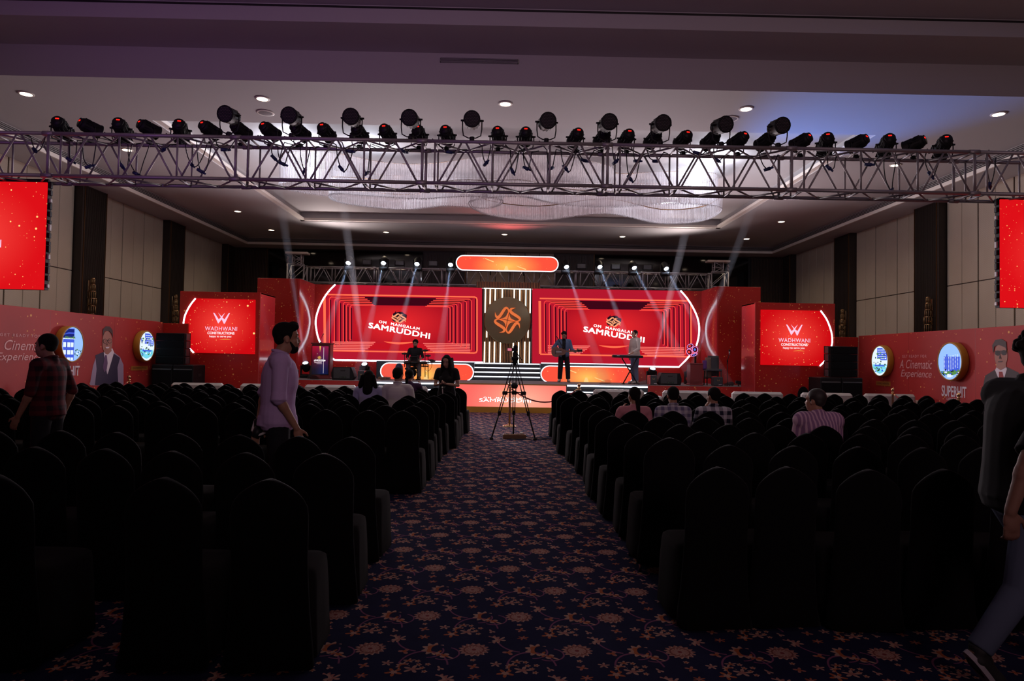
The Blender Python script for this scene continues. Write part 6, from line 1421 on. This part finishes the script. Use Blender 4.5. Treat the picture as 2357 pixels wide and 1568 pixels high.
    for s_, S in ((-1, 'L'), (1, 'R')):
        sh, el, wr = P_['sh'+S], P_['el'+S], P_['wr'+S]; a = 1.0 if not fem else .88
        if sl <= 1: m.rc(sh, sh.lerp(el, sl), .066*a, (.066-.010*sl)*a+(.012 if sl < 1 else 0), 14, rnd=sl >= 1)
        else: m.rc(sh, el, .066*a, .054*a, 14, rnd=True).rc(el, el.lerp(wr, sl-1), .054*a, .042*a, 14)
        if sl == 1.0: m.rc(sh.lerp(el, .86), sh.lerp(el, 1.06), .060, .064, 14)
    shirt = put('shirt', remeshed(m, 'shirt', o['shirt'], vox, 3))
    if o.get('collar', 1) and not fem:
        m = MB(); cp = P_['nec']+tup*.01; ring = [cp+across*(.062*math.cos(k*.524))+tf*(.060*math.sin(k*.524)+.005)+tup*(.012-.02*math.sin(k*.524)) for k in range(12)]; m.tube(ring, .014, 6, True)
        c_ = bpy.data.objects.new('collar', m.mesh('collar', o['shirt'])); C.objects.link(c_); c_.parent = shirt
    if o.get('jacket'):
        m = MB(); torso(m, g+.02)
        for S in 'LR': m.rc(P_['sh'+S], P_['el'+S], .072, .062, 14, rnd=True).rc(P_['el'+S], P_['el'+S].lerp(P_['wr'+S], .85), .060, .046, 14, rnd=True)
        jm = remeshed(m, 'jacket', o['jacket'], vox, 2); bm = bmesh.new(); bm.from_mesh(jm)
        kill = [v for v in bm.verts if (Vector(v.co)-che).dot(tf) > .03 and abs((Vector(v.co)-che).dot(across)) < .055]; bmesh.ops.delete(bm, geom=kill, context='VERTS'); bm.to_mesh(jm); bm.free(); put('jacket', jm)
    # trousers, shoes
    m = MB(); m.ell(pel-tup*.02, (.175, .125, .12), tup, tup.cross(hipx), 18, 10)
    for S in 'LR':
        hi, kn, an = P_['hi'+S], P_['kn'+S], P_['an'+S]; w_ = o.get('wide', 0); m.rc(hi, kn, .096, .070+w_, 14, rnd=True).rc(kn, an+(kn-an).normalized()*.02, .069+w_, .056+w_, 14, rnd=False); m.ell(kn, (.071+w_, .071+w_, .071), n=12)
    put('trousers', remeshed(m, 'trousers', o.get('pants', M['rubber']), vox, 2))
    for S in 'LR':
        an, to = P_['an'+S], P_['to'+S]; d = (to-an).normalized(); h2 = Vector((an.x, an.y, an.z-.045)) if base is not None else an
        m = MB(); u2 = Vector((0, 0, 1)); hl = an-d*.03; m.ell(hl.lerp(to, .3), (.042, .075, .045), (u2-d*u2.dot(d)).normalized(), d, 14, 9); m.ell(hl.lerp(to, .85), (.046, .075, .035), (u2-d*u2.dot(d)).normalized(), d, 14, 9); m.rc(an, an+(P_['kn'+S]-an).normalized()*.03, .045, .047, 12); m.rc(an-Vector((0, 0, .03)), to, .046, .037, 12, rnd=True)
        shn = put('shoe', remeshed(m, 'shoe', o.get('shoe', M['rubber']), .012, 1))
        un = (u2-d*u2.dot(d)).normalized(); c0_ = hl.lerp(to, .55)-un*.048; m = MB()
        pr = [c0_+d*(.135*math.cos(k*.393))+d.cross(un)*(.047*math.sin(k*.393)) for k in range(16)]; m.prism(pr, un*.022); so = bpy.data.objects.new('sole', m.mesh('sole', o.get('sole', M['rubber']))); C.objects.link(so); so.parent = shn
    return T
def at(px, py, Y, z=0.0): v = P(px, py, Y); return (v.x, Y, z)
lav = cloth('lavender_cotton', (.50, .34, .60)); white_c = cloth('white_cotton', (.62, .58, .58)); blackc = cloth('black_cotton', (.012, .011, .013)); redchk = cloth('red_black_check', (.02, .008, .012), (.11, .012, .018), 'check', 10.0)
pinkst = cloth('pink_striped_cotton', (.30, .16, .30), (.62, .40, .52), 'stripe', 26.0); chk = cloth('white_blue_check', (.50, .46, .52), (.14, .12, .22), 'check', 11.0); dchk = cloth('dark_white_check', (.02, .02, .04), (.55, .52, .58), 'check', 9.0)
pinkc = cloth('pink_cotton', (.55, .22, .26)); jeans = cloth('grey_jeans', (.07, .085, .13)); denim = cloth('blue_denim', (.10, .14, .24)); paleblue = cloth('pale_blue_cotton', (.42, .42, .62)); dkp = cloth('dark_trousers', (.012, .012, .015)); bej = cloth('beige_linen', (.50, .44, .40)); purp = cloth('plum_cotton', (.05, .02, .06)); shoew = mat('pale_shoe', (.40, .36, .32), .6)
# man in lavender shirt walking right
T = person('bearded man in lavender rolled-sleeve shirt standing among the left chairs, facing right', at(643, 800, 5.95), -1.18, 1.06, STAND,
    dict(hed=(0, .06, 1.60), nec=(0, .005, 1.46), elR=(.225, -.01, 1.12), wrR=(.21, .13, .885), elL=(-.22, -.09, 1.14), wrL=(-.12, -.14, .88), toR=(.11, .15, .04)), dict(shirt=lav, pants=dkp, hair='tuft', beard=1, hem=.06, loose=.018, sleeve=1.0, curl=.35, handR=(0, .25, -1), handL=(0, -.2, -1)), .008)
hw = Matrix.Rotation(-1.18, 3, 'Z') @ (Vector((-.12, -.18, .80))*1.06)+Vector(at(643, 800, 5.95)); 
cx_, cy_, cz_ = P(604, 975, hw.y).x, hw.y, P(604, 975, hw.y).z
t = thing('photo_camera', 'black photo camera held low behind the man in the lavender shirt', 'camera', (cx_, cy_, cz_))
part('body', MB().rbox((cx_-.065, cy_-.04, cz_-.045), (cx_+.065, cy_+.03, cz_+.045), .015), M['black'], t); part('viewfinder_hump', MB().rbox((cx_-.025, cy_-.035, cz_+.04), (cx_+.025, cy_+.025, cz_+.075), .01), M['black'], t); part('lens', MB().lathe([(.038, 0), (.04, .05), (.036, .09), (.030, .09), (0, .085)], (cx_-.02, cy_-.02, cz_-.03), (-.3, -.2, -1), 18), M['blackm'], t); part('strap', MB().tube([(cx_-.06, cy_, cz_+.03), (cx_-.08, cy_-.02, cz_-.06), (cx_-.02, cy_-.05, cz_-.10), (cx_+.05, cy_-.03, cz_-.07), (cx_+.07, cy_, cz_-.01)], .012, 6), white_c, t)
# man in red checked shirt
person('man in red and black checked shirt walking left among the left chairs', at(116, 800, 7.1), 1.55, 1.0, STAND, dict(hed=(0, .05, 1.60), elL=(-.24, .02, 1.14), wrL=(-.26, .12, .90), elR=(.25, -.08, 1.14), wrR=(.24, -.0, .90)), dict(shirt=redchk, pants=dkp, hair='short', hem=.05, loose=.015, sleeve=1.15, turn=.1, skin=SKIN), .010)
# man walking past at the right edge
Yr = 3.36
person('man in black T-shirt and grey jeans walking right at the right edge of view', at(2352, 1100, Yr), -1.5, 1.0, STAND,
    dict(hed=(0, .13, 1.59), nec=(0, .06, 1.46), che=(0, .03, 1.27), shL=(-.185, .035, 1.405), shR=(.185, .035, 1.405), pel=(0, 0, .93), hiL=(-.09, .0, .90), hiR=(.09, .0, .90), knR=(.10, -.10, .49), anR=(.10, -.32, .20), toR=(.10, -.20, .05), knL=(-.10, .22, .53), anL=(-.10, .30, .10), toL=(-.10, .47, .05), elR=(.25, -.19, 1.13), wrR=(.23, -.26, .89), elL=(-.24, .10, 1.15), wrL=(-.2, .3, .98)), dict(skin=mat('skin_dimmed', (.17, .085, .06), .6, spec=.2), shirt=cloth('deep_black_cotton', (.0035, .0035, .004)), pants=jeans, hair='curly', hem=.02, loose=.03, sleeve=.92, curl=.5, shoe=M['rubber'], sole=mat('pale_sole', (.30, .27, .30), .7), handR=(0, .1, -1)), .008)  # skin colour darkened to imitate dim light on his arm
# seated audience, left block
def sit(px, Y, label, o, J={}, sc=1.0, yaw=0.0, vox=.012, dz=0.0): return person(label, at(px, 900, Y, dz), yaw, sc, SIT, J, dict(dict(face=0), **o), vox)
sit(848, 11.45, 'woman with dark ponytail in a pale blue top, seated in the left block', dict(fem=1, hair='long', shirt=paleblue, sleeve=.7, pants=dkp, hl=.20), sc=1.0)
sit(915, 11.45, 'man in white shirt with short black hair, seated in the left block', dict(hair='short', shirt=white_c, sleeve=.9, pants=dkp, belly=.03, turn=-.25, glasses=1), sc=1.045)
sit(942, 13.3, 'person in dark plum top seated ahead of the man in white', dict(fem=1, hair='tail', shirt=purp, sleeve=1.3, pants=dkp, hl=.18, turn=-.3), dict(elR=(.26, .10, .78), wrR=(.20, .22, .98)), 1.0)
# standing young woman looking at her phone, facing the camera side
Tw = person('young woman with long dark hair and black top standing with her phone', at(1029, 860, 12.62), 2.95, .93, STAND, dict(hed=(0, .05, 1.59), elL=(-.235, .02, 1.13), elR=(.235, .02, 1.13), wrL=(-.07, .25, 1.16), wrR=(.09, .24, 1.15)), dict(fem=1, hair='long', shirt=blackc, sleeve=.62, pants=dkp, nod=.35, skin=SKIN2, hl=.42, curl=.8, handL=(.8, .35, .2), handR=(-.8, .35, .2), palmL=(.1, -.2, 1), palmR=(-.1, -.2, 1)), .010)
wpos = Vector(at(1020, 893, 12.34)); wz = P(1020, 890, 12.34).z
t = thing('phone', 'small phone with a pale hanging strap in the hands of the standing young woman', 'phone', (wpos.x, 12.34, wz)); part('case', MB().obox((wpos.x, 12.34, wz), (.035, 0, 0), (0, .06, .03), (0, -.002, .004)), M['black'], t); part('strap', MB().tube([(wpos.x-.01, 12.30, wz), (wpos.x-.005, 12.28, wz-.08), (wpos.x+.01, 12.28, wz-.2)], .009, 6), bej, t)
# right block
sit(1460, 8.78, 'woman in a pink top with dark ponytail, seated in the right block', dict(fem=1, hair='tail', shirt=pinkc, sleeve=.7, pants=dkp, hl=.26, turn=.3), dict(elL=(-.24, .05, .74), wrL=(-.15, .12, .98)), .92)
sit(1550, 8.78, 'man in a pale checked shirt and glasses, seated in the right block', dict(hair='short', shirt=chk, sleeve=1.2, pants=dkp, glasses=1), sc=.93)
sit(1643, 8.78, 'man in a dark checked shirt with hand at his chin, right block', dict(hair='short', shirt=dchk, sleeve=1.2, pants=dkp, turn=.45), dict(elL=(-.22, .12, .74), wrL=(-.07, .16, 1.02)), .93)
sit(1884, 6.98, 'man in a pink striped shirt with balding head, seated in the right block', dict(hair='short', shirt=pinkst, sleeve=1.1, pants=dkp, belly=.05, turn=.75, loose=.035, hairm=mat('thin_dark_hair', (.02, .014, .012), .6)), dict(hed=(-.02, .04, 1.19)), .98, vox=.010)
# ---------------------------------------------------------------- musicians
DYs = 22.35
person('drummer in a black shirt seated behind the electronic drum kit', at(955, 860, DYs, STZ), math.pi, .93, SIT, dict(pel=(0, 0, .58), wai=(0, 0, .72), che=(0, .01, .92), nec=(0, .01, 1.11), hed=(0, .05, 1.25), shL=(-.19, 0, 1.05), shR=(.19, 0, 1.05), elL=(-.27, .06, .80), elR=(.27, .06, .80), wrL=(-.22, .26, .72), wrR=(.22, .26, .72), hiL=(-.09, .02, .56), hiR=(.09, .02, .56), knL=(-.19, .38, .53), knR=(.19, .38, .53), anL=(-.20, .36, .10), anR=(.20, .36, .10), toL=(-.24, .52, .04), toR=(.24, .52, .04)), dict(shirt=blackc, pants=cloth('grey_trousers', (.12, .10, .10)), hair='curly', beard=1, nod=.3, sleeve=1.5, wide=.01, shoe=cloth('brown_shoe', (.12, .06, .03))), .012)
x, y, z = at(955, 860, DYs+.02); t = thing('drum_stool', 'round black stool under the drummer', 'stool', (x, y, STZ)); part('seat', MB().lathe([(0, .34), (.16, .34), (.17, .37), (.15, .41), (0, .415)], (x, y, STZ), n=18), M['black'], t)
for k in range(3): part('leg', MB().rc((x, y, STZ+.34), (x+.2*math.cos(k*2.09+.4), y+.2*math.sin(k*2.09+.4), STZ), .012, n=6), M['blackm'], t)
GXp = at(1297, 870, 22.25, STZ)
person('guitarist in a blue denim jacket and dark trousers playing on the stage', GXp, math.pi-.1, .945, STAND, dict(hed=(0, .07, 1.59), nec=(0, .01, 1.45), elR=(.37, .02, 1.17), wrR=(.20, .22, 1.10), elL=(-.27, .02, 1.12), wrL=(-.42, .22, 1.05), anL=(-.16, -.0, .09), anR=(.13, -.02, .09), toL=(-.20, .15, .04), toR=(.17, .14, .04), knL=(-.14, .02, .5), knR=(.11, .02, .5)), dict(shirt=blackc, jacket=denim, pants=dkp, hair='curly', beard=1, nod=.45, wide=.02, shoe=shoew, handL=(-.4, .1, .6), palmL=(.3, -1, .2), handR=(-.9, .0, -.2), palmR=(0, -1, 0), curl=.9), .010)
# acoustic guitar
gy = 22.25-.34; gc = P(1286, 810, gy); k = .94
t = thing('acoustic_guitar', 'dark brown acoustic guitar held by the guitarist', 'guitar', (gc.x, gy, gc.z)); wood = mat('dark_guitar_wood', (.13, .045, .025), .3); tl = math.radians(4)
def gp(u, v, dy=0): return Vector((gc.x+(u*math.cos(tl)-v*math.sin(tl))*k, gy+dy, gc.z+(u*math.sin(tl)+v*math.cos(tl))*k))
out = []
for i in range(48):
    a = 2*math.pi*i/48; u = -.245*math.cos(a); r = .185+.0*u; v = math.sin(a); w_ = .19 if u < -.02 else .145; wst = 1-.16*math.exp(-((u-.03)/.07)**2); vv = w_*wst*math.copysign(abs(v)**.75, v)
    if u > .14 and vv > .06: vv = .06+(vv-.06)*.3
    out.append(gp(u, vv))
part('soundbox', MB().prism(out, (0, .095, 0)), wood, t); part('soundhole', MB().rc(gp(.06, 0, -.004), gp(.06, 0, .0), .048, n=20), M['rubber'], t); part('bridge', MB().obox(gp(-.11, 0, -.008), Vector((.012, 0, 0)), (0, .006, 0), (0, 0, .07)), M['darkwood'], t)
part('neck', MB().obox(gp(.42, .0, .02), (gp(.22, 0)-gp(0, 0)), (0, .014, 0), (0, 0, .027)), mat('neck_wood', (.16, .07, .04), .4), t); h_ = part('headstock', MB().obox(gp(.73, .0, .025), (gp(.085, 0)-gp(0, 0)), (0, .01, 0), (0, 0, .038)), M['black'], t)
for i in range(3):
    for s_ in (-1, 1): p = gp(.68+.05*i, s_*.05, .025); part('tuning_peg', MB().rc(p, p+Vector((0, 0, s_*.025)), .009, n=6, rnd=True), M['chrome'], h_)
part('strings', MB().box(tuple(gp(-.1, -.016, -.010)), tuple(gp(.10, .016, -.009))), M['alu'], t); part('strap', MB().tube([gp(.25, .02, .05), gp(.12, .22, .12), gp(-.0, .50, .22), gp(-.05, .56, .36)], .014, 6), M['black'], t)
# keyboard player
person('keyboard player in a pale beige shirt and blue jeans standing behind the keyboard', at(1461, 880, 21.62, STZ), math.pi/2+.4, .985, STAND, dict(elR=(.24, .03, 1.13), wrR=(.21, .06, .89), elL=(-.27, .05, 1.12), wrL=(-.24, .30, .975), hed=(0, .03, 1.60)), dict(shirt=bej, pants=denim, hair='short', hem=.05, loose=.015, sleeve=1.75, turn=-.0, shoe=shoew, handL=(.1, 1, -.1), palmL=(0, 0, -1)), .011)
bpy.data.scenes.remove(TMP)
